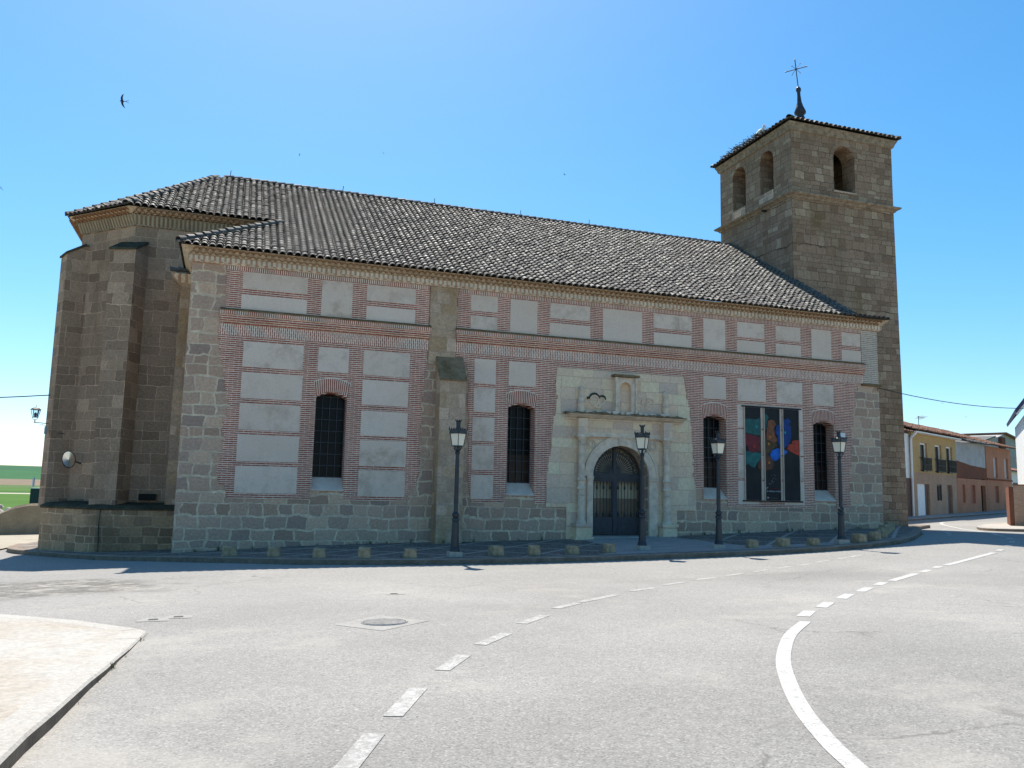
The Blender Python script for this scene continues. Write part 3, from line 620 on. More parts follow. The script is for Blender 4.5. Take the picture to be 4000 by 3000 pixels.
PAN += [(24.93, z0, 27.79, z1) for z0, z1 in ((.11, .965), (1.045, 1.875), (1.96, 2.81), (2.91, 3.74))]
for x0, z0, x1, z1 in PAN:
    e = [random.uniform(-.008, .008) for _ in range(4)]
    MB().plate([(x0+e[0], z0), (x1+e[1], z0+e[2]), (x1, z1), (x0, z1+e[3])], [], XZ(-.034), XZ(-.024)).build('plaster_panel', M['plaster'], CH)
MB().box(25.8, 26.9, -.04, -.03, .10, .22).build('brick_patch', M['brick'], CH)
# string course, soldier courses, eaves
for x0, x1 in ((6.93, 13.29), (14.23, 30.68)):
    MB().box(x0-.04, x1, -.034, -.024, 4.86, 5.2).build('soldier_course', M['soldier'], CH)
    MB().box(x0+.06, x1-.04, -.034, -.024, 6.86, 6.995).build('header_course', M['header'], CH)
    c = MB(); c.box(x0, x1, -.07, -.02, 5.215, 5.28); c.box(x0-.02, x1+.01, -.10, -.02, 5.282, 5.345); c.box(x0-.03, x1+.02, -.135, -.02, 5.347, 5.47)
    sc = c.build('string_course', M['brick'], CH)
    h = MB(); h.box(x0-.05, x1+.04, -.18, -.02, 5.472, 5.585); h.build('string_header', M['header'], sc)
    t = MB(); t.prism([(-.02, 5.587), (-.20, 5.587), (-.205, 5.61), (-.02, 5.69)], YZ(x0-.06), YZ(x1+.05)); t.build('mossy_top', M['moss'], sc)
EP = [(6.0, 3.0), (6.0, 0), (31.45, 0), (31.45, 3.0)]
ev = MB().sweep(EP, [(.0, 7.0), (.075, 7.005), (.075, 7.025), (.125, 7.06), (.125, 7.2), (.0, 7.205)]).build('eave_cornice', M['stripe'], CH)
MB().sweep(EP, [(.0, 7.207), (.14, 7.21), (.20, 7.3), (.31, 7.40), (.33, 7.425), (.0, 7.43)]).build('eave_mortar', M['eave_under'], ev)
st = MB(); scallops(st, (6.0, 0), (31.45, 0), [(.05, .235, 7.215), (.12, .34, 7.315)]); st.build('eave_tiles', M['eave_tile'], ev)
# pilaster and buttress between the two bays
pl = MB(); pl.box(13.3, 14.2, -.045, 0, 4.4, 6.99); pl.build('pilaster', M['buttress'], CH)
bt = MB(); bt.prism([(0, -1.7), (-.66, -1.7), (-.66, -.1), (-.62, -.02), (-.62, 3.84), (0, 4.66)], YZ(13.58), YZ(14.42))
bo = bt.build('buttress', M['buttress'], CH)
MB().prism([(-.002, 4.668), (-.66, 3.83), (-.68, 3.86), (-.002, 4.74)], YZ(13.55), YZ(14.46)).build('mossy_slope', M['moss_green'], bo)
# windows
for i, w in enumerate(WIN):
    xl, xr, z0, zs, zc = w; cx = (xl+xr)/2
    rv = MB().plate(wout(w, .034), [wout(w, 0, z0+.001)], XZ(-.029), XZ(.6)).build('window', M['brick'], CH)
    MB().plate(wout(w, -.002, z0+.05), [], XZ(.47), XZ(.485)).build('glass', M['glass'], rv)
    if i: MB().box(xl+.02, xr-.02, .455, .469, z0+.4, z0+1.35).build('lower_reflection', M['glass_reflection'], rv)  # brown reflection of the building opposite, painted over the lower glass
    gr = MB()
    for k in range(5): x = xl+.02+(xr-xl-.04)*k/4; gr.box(x-.011, x+.011, .40, .43, z0+.3, zs+(.12 if 0 < k < 4 else 0))
    for k in range(8): z = z0+.42+(zs-z0-.35)*k/7; gr.box(xl, xr, .415, .44, z-.012, z+.012)
    gr.build('grille', M['gate_iron'], rv)
    MB().prism([(-.05, z0-.005), (-.05, z0+.03), (.43, z0+.42), (.43, z0-.005)], YZ(xl-.01), YZ(xr+.01)).build('sill', M['sill'], rv)
    a = MB(); n = 17                                     # fan of bricks over the opening
    for k in range(n):
        t = -1+2*(k+.5)/n; xa = cx+t*(xr-xl+.05)/2; xb = cx+t*(xr-xl+.16)/2
        za = zs+.035+(zc-zs)*(1-t*t); zb = 3.60+.13*(1-t*t); hw = .5*(xr-xl)/n*.58
        a.add([(xa-hw, -.04, za), (xa+hw, -.04, za), (xb+hw*1.15, -.04, zb), (xb-hw*1.15, -.04, zb), (xa-hw, -.028, za), (xa+hw, -.028, za), (xb+hw*1.15, -.028, zb), (xb-hw*1.15, -.028, zb)], [(0,1,2,3), (0,4,5,1), (1,5,6,2), (2,6,7,3), (3,7,4,0)], 0)
    a.plate(seg_arc(xl-.01, xr+.01, zs+.04, zc+.045)[::-1]+seg_arc(xl-.09, xr+.09, 3.62, 3.76), [], XZ(-.034), XZ(-.025), 1)
    a.build('brick_arch', [plain('arch_brick', (.36, .105, .068), .9, .3, 9), plain('arch_mortar', (.78, .64, .5), .9)] if i == 0 else [bpy.data.materials['arch_brick'], bpy.data.materials['arch_mortar']], rv)
# ------------------------------------------------------------------ portal
PO = [(18.2, -.1), (17.46, -.1), (17.46, 0)]+jag([(17.46, .0), (17.5, .91), (17.58, 1.6), (17.66, 2.3), (17.7, 2.8), (17.8, 3.4), (17.76, 4.2)], .03)[1:]+[(17.8, 4.61), (22.68, 4.6)]+jag([(22.72, 4.5), (22.8, 4.08), (22.95, 3.5), (22.98, 3.0), (23.0, 2.4), (23.05, 1.8), (23.07, 1.05)], .04)+[(23.17, .6), (23.17, -.15), (22.4, -.15), (22.4, -1.7), (GX1, -1.7)]+garch(0)[::-1]+[(GX0, -1.7), (18.2, -1.7)]
pt = MB().plate(PO, [], XZ(-.036), XZ(-.001)).build('portal', M['portal'], CH)
ar = garch(.005, 20)[::1]; ao = garch(.27, 20)
MB().plate(ar+ao[::-1], [], XZ(-.085), XZ(-.03)).build('archivolt', M['carved'], pt)
MB().plate(garch(.275, 20)+garch(.34, 20)[::-1], [], XZ(-.11), XZ(-.03)).build('archivolt_moulding', M['carved'], pt)
kq = MB(); kq.prism([(GCX-.1, GZS+GR+.01), (GCX+.1, GZS+GR+.01), (GCX+.15, GZS+GR+.33), (GCX-.15, GZS+GR+.33)], XZ(-.13), XZ(-.03)); kq.build('keystone', M['carved'], pt)
for x0, x1 in ((18.93, GX0-.004), (GX1+.004, 21.62)):
    j = MB(); j.box(x0, x1, -.09, -.03, -1.25, .83); j.build('jamb', M['carved'], pt)
    q = MB(); q.box(x0-.03, x1, -.13, -.03, .84, .9); q.box(x0-.04, x1, -.15, -.03, .902, .955); q.build('impost', M['carved'], pt)
for cx in (18.66, 21.9):
    p = MB(); p.box(cx-.30, cx+.36, -.46, -.03, -1.45, -1.06); p.box(cx-.24, cx+.30, -.38, -.03, -1.058, -.72); p.box(cx-.28, cx+.34, -.42, -.03, -.718, -.62)
    p.build('pedestal', M['portal'], pt)
    c = MB(); c.lathe((cx, -.2, -.62), [(.17, 0), (.17, .05), (.135, .09), (.125, .12), (.12, .92), (.15, .95), (.15, .98), (.115, 1.0), (.12, 1.1), (.15, 1.13), (.15, 1.2), (.11, 1.25), (.115, 1.4), (.15, 1.44), (.15, 1.5), (.112, 1.54), (.10, 2.6), (.125, 2.63), (.125, 2.67), (.10, 2.7), (.12, 2.78), (.17, 2.88)], 14)
    c.build('column', M['carved'], pt, smooth=False)
    q = MB(); q.box(cx-.2, cx+.2, -.37, -.03, 2.262, 2.36); q.build('capital', M['carved'], pt)
    q = MB(); q.box(cx-.17, cx+.17, -.32, -.03, 2.362, 2.90); q.build('frieze_block', M['portal'], pt)
    f = MB(); f.lathe((cx, -.12, 3.12), [(.16, 0), (.16, .08), (.11, .1), (.12, .3), (.15, .34), (.11, .38), (.10, .5), (.07, .7), (.09, .72), (.10, .78), (.06, .86), (.02, .9)], 10); f.build('finial', M['carved'], pt)
e = MB(); e.box(18.35, 22.2, -.16, -.03, 2.30, 2.36); e.box(18.4, 22.15, -.12, -.03, 2.362, 2.46); e.build('architrave', M['carved'], pt)
MB().box(18.42, 22.12, -.08, -.03, 2.462, 2.86).build('frieze', M['portal'], pt)
led = [(-.03, 2.86), (-.12, 2.862), (-.14, 2.91), (-.28, 2.95), (-.34, 2.99), (-.42, 3.01), (-.43, 3.06), (-.03, 3.10)]
MB().prism(led, YZ(18.1), YZ(22.55)).build('cornice', M['carved'], pt)
rg = random.Random(3); mm = MB()
for k in range(110):
    x = rg.uniform(18.1, 22.6); y = rg.uniform(-.44, -.06); s_ = rg.uniform(.03, .09)
    mm.lathe((x, y, 3.06), [(s_*1.5, 0), (s_*1.3, s_*.4), (s_*.5, s_*.8)], 6, ph=rg.random()*3)
mm.box(18.08, 22.58, -.435, -.05, 3.03, 3.075); mm.build('moss_growth', M['moss_green'], pt)
ni = MB().plate([(19.9, 3.14), (20.72, 3.14), (20.72, 4.4), (19.9, 4.4)], [[(20.08, 3.2), (20.52, 3.2)]+arc(20.3, 4.02, .22, 0, 180, 10)], XZ(-.2), XZ(-.03)).build('niche', M['carved'], pt)
MB().box(19.82, 20.8, -.30, -.03, 4.41, 4.49).build('niche_cornice', M['moss'], ni)
for x in (19.93, 20.69): MB().lathe((x, -.24, 3.14), [(.055, 0), (.055, .1), (.035, .13), (.035, 1.05), (.055, 1.1), (.055, 1.25)], 8).build('niche_column', M['carved'], ni)
def relief(name, arcs, rad):
    r_ = MB()
    for cx, cz, rr, a0, a1 in arcs:
        q = arc(cx, cz, rr, a0, a1, 10); r_.tube([(x, -.05, z) for x, z in q], rad, 6)
    return r_.build(name, M['carved'], pt)
ca_ = relief('coat_of_arms', [(19.18, 3.56, .17, 200, 520), (19.44, 3.54, .13, 180, 480), (19.3, 3.42, .12, 180, 360)], .035)
r_ = MB()
for cx, cz, rr, a0, a1 in ((19.18, 3.60, .19, 5, 180), (19.47, 3.58, .14, 5, 165), (18.97, 3.60, .05, 60, 200)): r_.tube([(x, -.06, z) for x, z in arc(cx, cz, rr, a0, a1, 10)], [.012, .022, .03, .036, .04, .042, .04, .036, .03, .022, .012], 6)
r_.build('dark_crest', M['coping'], ca_)
xx = 18.75; rg = random.Random(8)
while xx < 22.0:
    r_ = MB(); w_ = rg.uniform(.14, .42); r_.box(xx, xx+w_-.02, -.30-rg.uniform(0, .05), -.04, 3.09, 3.16+rg.uniform(0, .03)); xx += w_+rg.choice((0, .05, .2))
    r_.build('ledge_block', M['sill'], pt)
relief('coat_of_arms', [(21.14, 3.62, .14, 40, 330), (21.32, 3.6, .13, 200, 520), (21.24, 3.44, .09, 0, 360), (21.24, 3.6, .05, 0, 360)], .03)
for x in (19.07, 21.42): relief('rosette', [(x, 2.06, .16, 0, 360), (x, 2.06, .09, 0, 360)], .028)
st = MB(); st.box(18.98, 21.42, -.32, .9, -1.5, -1.045); st.build('doorstep', M['sidewalk'], CH)
# gate
gt = MB(); Y = .5
gt.box(GX0, GX1, Y-.05, Y+.05, .86, 1.08); gt.box(GCX-.06, GCX+.06, Y-.055, Y+.055, -1.03, 2.0)
gt.box(GX0, GX0+.06, Y-.04, Y+.04, -1.03, .86); gt.box(GX1-.06, GX1, Y-.04, Y+.04, -1.03, .86)
gate = gt.build('gate', M['gate_iron'], CH)
fl = MB(); fc = 1.06
for k in range(25):
    a = R(6+168*k/24); fl.bar((GCX+.2*math.cos(a), Y, fc+.2*math.sin(a)), (GCX+.74*math.cos(a), Y, fc+.74*math.sin(a)), .022)
    fl.obox((GCX+.62*math.cos(a), Y, fc+.62*math.sin(a)), (.05*math.cos(a), 0, .05*math.sin(a)), (-.02*math.sin(a), 0, .02*math.cos(a)), (0, .012, 0))
for r0, r1 in ((.74, .79), (.93, .99)): fl.plate(arc(GCX, fc, r0, 0, 180, 24)+arc(GCX, fc, r1, 180, 0, 24), [], XZ(Y-.02), XZ(Y+.02))
for k in range(15):
    a = R(6+168*k/14); q = arc(GCX+.86*math.cos(a), fc+.86*math.sin(a), .055, 0, 360, 8); fl.tube([(x, Y, z) for x, z in q], .013, 5, False)
fl.plate(arc(GCX, fc-.02, .0, 0, 180, 1)[:1]+arc(GCX, fc-.02, .22, 0, 180, 12), [], XZ(Y-.03), XZ(Y+.03))
fl.build('fanlight', M['gate_iron'], gate)
for s in (-1, 1):
    lf = MB(); x0, x1 = (GX0+.06, GCX-.06) if s < 0 else (GCX+.06, GX1-.06)
    lf.box(x0, x1, Y-.025, Y+.025, -1.02, -.50); lf.box(x0+.08, x1-.08, Y-.04, Y-.026, -.94, -.58); lf.box(x0, x1, Y-.03, Y+.03, -.5, -.42); lf.box(x0, x1, Y-.03, Y+.03, .8, .858)
    xi = x0 if s < 0 else x1-.05
    lf.box(x0, x0+.05, Y-.03, Y+.03, -.42, .8); lf.box(x1-.05, x1, Y-.03, Y+.03, -.42, .8)
    leaf = lf.build('gate_leaf', M['gate_iron'], gate)
    b = MB()
    for k in range(7):
        x = x0+.1+(x1-x0-.2)*k/6; b.tube([(x, Y, -.42), (x, Y, .8)], .014, 6)
        if k % 2 == 0:
            b.lathe((x, Y, .5), [(.0, 0), (.04, .06), (.012, .25)], 6); b.lathe((x, Y, -.42), [(.02, 0), (.045, .08), (.02, .2)], 6)
        b.lathe((x, Y, .72), [(.012, 0), (.03, .03), (.012, .06)], 6)
    b.build('gate_bars', M['gate_iron'], gate)
for x in (GX0+.035, GX1-.035):
    lp = MB()
    for k in range(9): lp.tube([(x+.03*math.cos(R(a)), Y-.06, -.35+k*.13+.05*math.sin(R(a))) for a in range(0, 361, 45)], .01, 5, False)
    lp.build('scroll_strip', M['gate_iron'], gate)
MB().box(18.9, 21.5, .86, .90, -1.1, 2.2).build('door_reflection', M['inner'], CH)  # stands in for glass behind the gate, its reflection painted on
MB().box(18.9, 21.5, .852, .858, -1.04, .22).build('door_reflection_lower', M['inner_low'], CH)
# ------------------------------------------------------------------ apse
AP = [(2.15, 10.55), (2.15, 5.05), (4.0, 3.2), (9.6, 3.2)]
aw = MB(); full = [(2.15, 10.55), (2.15, 5.05), (4.0, 3.2), (9.6, 3.2), (9.6, 12.4), (4.0, 12.4)]
n = len(full); aw.add([(x, y, z) for z in (-2.5, 9.3) for x, y in full], [(i, (i+1) % n, n+(i+1) % n, n+i) for i in range(n)]+[tuple(range(n)), tuple(range(n, 2*n))])
apse = aw.build('apse_wall', M['apse'], CH)
ac = MB().sweep(AP, [(0, 8.83), (.05, 8.84), (.05, 8.87), (.20, 9.16), (.2, 9.2), (0, 9.21)]).build('apse_cornice', M['stripe_brown'], CH)
MB().sweep(AP, [(0, 9.212), (.22, 9.215), (.42, 9.35), (.44, 9.37), (0, 9.375)]).build('eave_mortar', M['eave_under'], ac)
st = MB()
for p, q in zip(AP, AP[1:]): scallops(st, p, q, [(.08, .32, 9.19), (.16, .46, 9.27)])
st.build('eave_tiles', M['eave_tile'], ac)
PP = [(1.66, 11), (1.66, 5.1), (1.84, 4.15), (3.68, 2.35), (6.0, 2.35)]
pb = MB(); ring = PP+[(6.0, 3.2), (4.0, 3.2), (2.15, 5.05), (2.15, 11)]; n = len(ring)
pb.add([(x, y, z) for z in (-2.6, -.40) for x, y in ring], [(i, (i+1) % n, n+(i+1) % n, n+i) for i in range(n)])
plin = pb.build('plinth', M['plinth'], CH)
MB().sweep(PP, [(.04, -.45), (.05, -.39), (-.12, -.30), (-.86, -.22)]).build('plinth_coping', M['coping'], plin)
def radial_buttress(corner, ang, hw, pr, zt, zs):
    d = Vector((-math.sin(R(ang)), -math.cos(R(ang)))); t = Vector((-d.y, d.x)); c = Vector(corner)
    f = lambda s, o, z: ((c+d*o+t*s*hw).x, (c+d*o+t*s*hw).y, z)
    prof = [(-.6, -.45), (pr, -.45), (pr, zt), (-.05, zs), (-.6, zs)]
    b = MB(); b.prism(prof, lambda o, z: f(-1, o, z), lambda o, z: f(1, o, z)); o_ = b.build('apse_buttress', M['apse'], CH)
    k = MB(); k.prism([(pr+.05, zt-.02), (pr+.05, zt+.05), (-.05, zs+.1), (-.05, zs+.004), (pr, zt+.003)], lambda o, z: f(-1.1, o, z), lambda o, z: f(1.1, o, z)); k.build('weathering_slab', M['coping'], o_)
    return o_
radial_buttress((4.0, 3.2), 22.5, .42, .62, 7.85, 8.2)
radial_buttress((2.15, 5.05), 67.5, .40, .5, 8.0, 8.35)
cs = MB(); cs.box(5.55, 5.998, 2.75, 3.19, -.3, 6.95); cst = cs.build('corner_strip', M['buttress'], CH)
MB().sweep([(5.55, 3.19), (5.55, 2.75), (5.998, 2.75)], [(0, 6.951), (.06, 6.96), (.25, 7.14), (.3, 7.2), (0, 7.24)]).build('strip_cornice', M['stripe'], cst)
ct = MB(); caps(ct, (5.2, 2.55, 7.27), (6.0, 2.55, 7.3), .12, .26); ct.build('strip_tiles', [M['tile'], M['tile_bed']], cst)
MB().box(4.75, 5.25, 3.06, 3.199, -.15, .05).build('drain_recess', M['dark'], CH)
# ------------------------------------------------------------------ roof
SL = .62; EY, EZ = -.42, 7.44
def rz(y): return EZ+SL*(y-EY)
RY = 7.8
rf = MB(); F3 = lambda x, y: (x, y, rz(y))
tile_plane(rf, (5.6, EY, EZ), (1, 0, 0), [F3(5.6, EY), F3(30.02, EY), F3(30.02, RY), F3(6.35, RY), F3(3.72, 2.72), F3(8.74, 2.72)])
E_, G_, D_ = Vector((3.72, 2.72, rz(2.72))), Vector((1.66, 4.86, rz(2.72))), Vector((6.35, RY, rz(RY)))
tile_plane(rf, G_, E_-G_, [G_, E_, D_])
rf.add([G_, D_, (1.66, 10.9, rz(2.72))], [(0, 1, 2)], 1)
rf.add([(5.6, EY, EZ), (8.74, 2.72, rz(2.72)), (5.6, 2.9, EZ)], [(0, 1, 2)], 1)
rf.add([(1.66, 10.9, rz(2.72)), D_, (30, RY, rz(RY)), (30, 16, EZ), (4, 16, EZ)], [(0, 1, 2, 3, 4)], 1)
caps(rf, (30.0, RY, rz(RY)), D_); caps(rf, E_, D_); caps(rf, (5.6, EY, EZ+.03), (8.7, 2.68, rz(2.68)+.03)); caps(rf, G_, D_)
caps(rf, (30.0, EY, EZ), (30.0, RY, rz(RY)), .12, .33)
roof = rf.build('roof', [M['tile'], M['tile_bed']], CH, recalc=False)
lr = MB(); tile_plane(lr, (30.1, EY, EZ-.02), (1, 0, 0), [(30.1, EY, EZ-.02), (31.6, EY, EZ-.02), (31.6, 3.1, EZ+.5), (30.1, 3.1, EZ+.5)])
lr.build('lean_to_roof', [M['tile'], M['tile_bed']], CH, recalc=False)
for x in (6.75, 11.2, 15.1, 19.05, 22.4):
    k = MB(); k.tube([(x, RY, rz(RY)), (x+.02, RY, rz(RY)+.34)], .014, 5); k.build('ridge_spike', M['black_iron'], roof)
# ------------------------------------------------------------------ bell tower
TX0, TX1, TY0, TY1 = 29.98, 35.53, 3.1, 8.65
tw = MB(); b0 = .16
tw.add([(TX0-.0, TY0-.0, -2.4), (TX1+b0, TY0, -2.4), (TX1+b0, TY1, -2.4), (TX0, TY1, -2.4), (TX0, TY0, 13.56), (TX1, TY0, 13.56), (TX1, TY1, 13.56), (TX0, TY1, 13.56)], [(0,1,5,4), (1,2,6,5), (2,3,7,6), (3,0,4,7), (4,5,6,7)])
tower = tw.build('tower', M['tower'], CH)
def aw_(c, zb, zs, r): return [(c-r, zb), (c+r, zb)]+arc(c, zs, r, 0, 180, 12)
bf = MB()
bf.plate([(TX0, 13.57), (TX1, 13.57), (TX1, 16.66), (TX0, 16.66)], [aw_(32.82, 14.05, 15.58, .585)], XZ(TY0), XZ(TY0+.8))
bf.plate([(TX0, 13.57), (TX1, 13.57), (TX1, 16.66), (TX0, 16.66)], [], XZ(TY1-.8), XZ(TY1))
bf.plate([(TY0+.8, 13.57), (TY1-.8, 13.57), (TY1-.8, 16.66), (TY0+.8, 16.66)], [aw_(7.03, 14.12, 15.72, .53), aw_(4.86, 14.2, 15.7, .5)], YZ(TX0), YZ(TX0+.8))
bf.plate([(TY0+.8, 13.57), (TY1-.8, 13.57), (TY1-.8, 16.66), (TY0+.8, 16.66)], [], YZ(TX1-.8), YZ(TX1))
belf = bf.build('belfry', M['tower'], CH)
def ring_arch(c, zs, r, f0, f1): return MB().plate(arc(c, zs, r+.01, 0, 180, 14)+arc(c, zs, r+.2, 180, 0, 14), [], f0, f1)
ring_arch(32.82, 15.58, .585, XZ(TY0-.02), XZ(TY0+.02)).build('opening_arch', M['tower'], belf)
for c, zs, r in ((7.03, 15.72, .53), (4.86, 15.7, .5)): ring_arch(c, zs, r, YZ(TX0-.02), YZ(TX0+.02)).build('opening_arch', M['tower'], belf)
for c, z in ((7.03, 14.12), (4.86, 14.2)): MB().box(TX0-.06, TX0+.3, c-.53, c+.53, z-.42, z+.01).build('opening_sill', M['quoin'], belf)
MB().box(32.2, 33.44, TY0-.05, TY0+.3, 13.97, 14.055).build('opening_sill', M['quoin'], belf)
TP = [(TX0, TY0), (TX1, TY0), (TX1, TY1), (TX0, TY1)]
MB().sweep(TP, [(0, 13.42), (.05, 13.43), (.1, 13.5), (.22, 13.56), (.25, 13.6), (.25, 13.64), (-.001, 13.72)], closed=True).build('tower_string_course', M['tower_corn'], CH)
MB().sweep(TP, [(0, 16.5), (.06, 16.52), (.1, 16.6), (.12, 16.68), (.19, 16.80), (.2, 16.84), (-.8, 16.86)], closed=True).build('tower_cornice', M['tower_corn'], CH)
OV = .28; AX, AY, AZ = (TX0+TX1)/2, (TY0+TY1)/2, 18.52; TZ = 16.9
c4 = [(TX0-OV, TY0-OV, TZ), (TX1+OV, TY0-OV, TZ), (TX1+OV, TY1+OV, TZ), (TX0-OV, TY1+OV, TZ)]; apx = (AX, AY, AZ)
tr_ = MB(); tile_plane(tr_, c4[0], (1, 0, 0), [c4[0], c4[1], apx], .25, .31); tile_plane(tr_, c4[3], (0, -1, 0), [c4[3], c4[0], apx], .25, .31)
tr_.add([c4[1], c4[2], apx], [(0, 1, 2)], 1); tr_.add([c4[2], c4[3], apx], [(0, 1, 2)], 1)
for p in c4: caps(tr_, p, apx)
tr_.build('tower_roof', [M['tile'], M['tile_bed']], CH, recalc=False)
fi = MB(); fi.lathe((AX, AY, 18.35), [(.25, 0), (.26, .25), (.21, .38), (.17, .5), (.17, .55), (.27, .62), (.28, .7), (.18, .95), (.11, 1.2), (.08, 1.55), (.08, 1.72), (.12, 1.78), (.12, 1.9), (.06, 1.98)], 14, lean=(-.055, 0))
fin = fi.build('tower_finial', M['lead'], CH, smooth=True)
cr = MB(); q0 = Vector((AX-.11, AY, 20.3)); q1 = Vector((AX-.27, AY, 21.72)); cr.tube([q0, q1], .022, 6)
cc = q0.lerp(q1, .66); ax_ = Vector((.62, -.78, .02)); ax_.normalize()
cr.tube([cc-ax_*.5, cc+ax_*.5], .022, 6)
for s in (-1, 1):
    for t in (-1, 1):
        e_ = cc+ax_*s*.2+Vector((0, 0, t*.24)); cr.tube([cc, e_], .010, 5); cr.lathe(e_-Vector((0, 0, .03)), [(.005, 0), (.03, .03), (.005, .06)], 6)
for e_ in (cc-ax_*.5, cc+ax_*.5, q1): cr.lathe(e_-Vector((0, 0, .04)), [(.005, 0), (.04, .04), (.005, .08)], 6)
cr.build('weather_cross', M['black_iron'], fin)
sp_ = MB(); sp_.tube([(TX0, 4.95, 13.38), (TX0-.28, 4.9, 13.34)], .05, 8); sp_.build('drain_spout', M['black_iron'], CH)
bell = thing('bell', (32.62, 4.1, 14.1), 'dark bronze bell hanging in the arched opening of the tower front', 'bell')
bl = MB(); bl.lathe((32.62, 4.1, 14.22), [(.33, 0), (.31, .05), (.24, .2), (.20, .42), (.17, .5), (.05, .54)], 16); bl.build('bell_body', M['bronze'], bell, smooth=True)
yk = MB(); yk.box(32.2, 33.05, 4.0, 4.2, 14.77, 14.97); yk.box(32.4, 32.84, 4.02, 4.18, 14.972, 15.3); yk.build('headstock', M['wood'], bell)
yk = MB(); yk.box(32.22, 32.3, 3.95, 4.25, 14.06, 14.77); yk.box(32.95, 33.03, 3.95, 4.25, 14.06, 14.77); yk.build('bell_frame', M['wood'], bell)
# nest and stork on the tower eave
rg = random.Random(11); ne = MB()
for k in range(190):
    y = rg.uniform(4.9, 8.5); w = 1-abs(y-6.9)/2.4; x = TX0-.1+rg.uniform(-.05, .5)
    z0 = 16.98+(x-TX0+.42)*.5; p = Vector((x, y, z0+rg.uniform(.0, .06+.16*max(0, w))))
    d = Vector((rg.uniform(-1, 1), rg.uniform(-1, 1), rg.uniform(-.35, .35))).normalized()*rg.uniform(.1, .28)
    ne.tube([p-d, p+d], .012, 4, False)
tag(ne.build('stork_nest', M['straw']), 'straggling nest of twigs along the left eave of the bell tower roof', 'nest')
sk = thing('stork', (29.95, 5.25, 17.1), 'white stork resting in the nest on the tower roof', 'bird')
b_ = MB(); b_.tube([(29.95, 5.55, 17.2), (29.95, 5.42, 17.26), (29.95, 5.22, 17.30), (29.95, 5.05, 17.33), (29.94, 4.97, 17.42), (29.93, 4.95, 17.50)], [.04, .11, .14, .09, .05, .06], 10); b_.build('body', M['feather'], sk, smooth=True)
b_ = MB(); b_.tube([(29.93, 4.93, 17.5), (29.9, 4.72, 17.44)], [.022, .005], 6); b_.build('beak', M['beak'], sk)
b_ = MB(); b_.tube([(29.92, 5.75, 17.17), (29.93, 5.5, 17.22), (29.93, 5.3, 17.26)], [.02, .09, .1], 8); b_.build('wing_tip', M['bird'], sk)
# ------------------------------------------------------------------ street lamps
def make_lamp():
    t = thing('street_lamp', (0, 0, 0), 'x', 'street lamp', 'cast iron street lamps along the church pavement')
    f = MB(); f.prism([(-.17, 0), (.17, 0), (.165, .15), (-.165, .16)], lambda x, z: (x, -.16, z-.02), lambda x, z: (x, .16, z-.02)); f.build('footing', M['lampfoot'], t)
    p = MB()
    p.lathe((0, 0, .135), [(.135, 0), (.13, .06), (.105, .12), (.095, .42), (.085, .72), (.078, .76)], 8, ph=R(22.5))
    p.lathe((0, 0, .895), [(.078, 0), (.10, .02), (.10, .06), (.07, .10), (.09, .14), (.095, .18), (.06, .24), (.052, .4)], 14)
    p.lathe((0, 0, 1.29), [(.052, 0), (.044, 1.2), (.048, 1.32), (.066, 1.34), (.066, 1.37), (.045, 1.39)], 12)
    for k in range(8):
        a = R(45*k); p.tube([(.052*math.cos(a), .052*math.sin(a), 1.3), (.043*math.cos(a), .043*math.sin(a), 2.5)], .008, 4)
    p.build('post', M['iron'], t)
    b = MB(); b.lathe((0, 0, 2.66), [(.045, 0), (.055, .02), (.035, .05), (.03, .13), (.125, .14), (.125, .16), (.1, .165)], 12)
    for k in range(4):
        a = R(90*k+45); b.tube([((.05+.06*q)*math.cos(a)+0*q, (.05+.06*q)*math.sin(a), 2.69+.11*q*q) for q in (0, .35, .7, 1)], .012, 5)
        b.tube([((.115+.018*math.cos(R(w)))*math.cos(a), (.115+.018*math.cos(R(w)))*math.sin(a), 2.765+.018*math.sin(R(w))) for w in range(0, 361, 60)], .007, 4, False)
    b.build('bracket', M['iron'], t)
    # lantern: opal panes between iron ribs, crown and chimney
    r0, r1, z0, z1 = .150, .205, 2.825, 3.145
    ln = MB(); rot = R(33)
    P = lambda r, k, z: (r*math.cos(rot+R(90*k)+R(45)), r*math.sin(rot+R(90*k)+R(45)), z)
    for k in range(4): ln.bar(P(r0, k, z0), P(r1, k, z1), .017)
    for k in range(4):
        ln.bar(P(r0, k, z0), P(r0, k+1, z0), .018); ln.bar(P(r1+.012, k, z1+.02), P(r1+.012, k+1, z1+.02), .03, h=.06)
        ln.bar(P(r1+.018, k, z1+.075), P(r1+.018, k+1, z1+.075), .012, h=.045)
        for q in (0, .25, .5, .75):
            c = Vector(P(r1+.025, k, z1+.1)).lerp(Vector(P(r1+.025, k+1, z1+.1)), q); ln.lathe(c, [(.004, -.02), (.018, .0), (.02, .02), (.008, .045 if q else .07)], 6)
    lant = ln.build('lantern', M['iron'], t)
    for k in range(4):
        g_ = MB(); g_.add([P(r0-.006, k, z0+.01), P(r0-.006, k+1, z0+.01), P(r1-.006, k+1, z1-.005), P(r1-.006, k, z1-.005)], [(0, 1, 2, 3)]); g_.build('pane', M['lamp_glass'], lant)
    cp_ = MB(); cp_.lathe((0, 0, z1+.03), [(.195, 0), (.07, .115), (.055, .12), (.055, .27), (.07, .28), (.075, .3)], 4, ph=rot+R(45))
    cp_.lathe((0, 0, z1+.14), [(.05, 0), (.05, .16), (.06, .165)], 12)
    for k in range(8): a = R(45*k); cp_.tube([(.055*math.cos(a), .055*math.sin(a), z1+.3), (.085*math.cos(a), .085*math.sin(a), z1+.365)], .010, 4)
    cp_.build('crown', M['iron'], lant)
    return t
lamp0 = make_lamp()
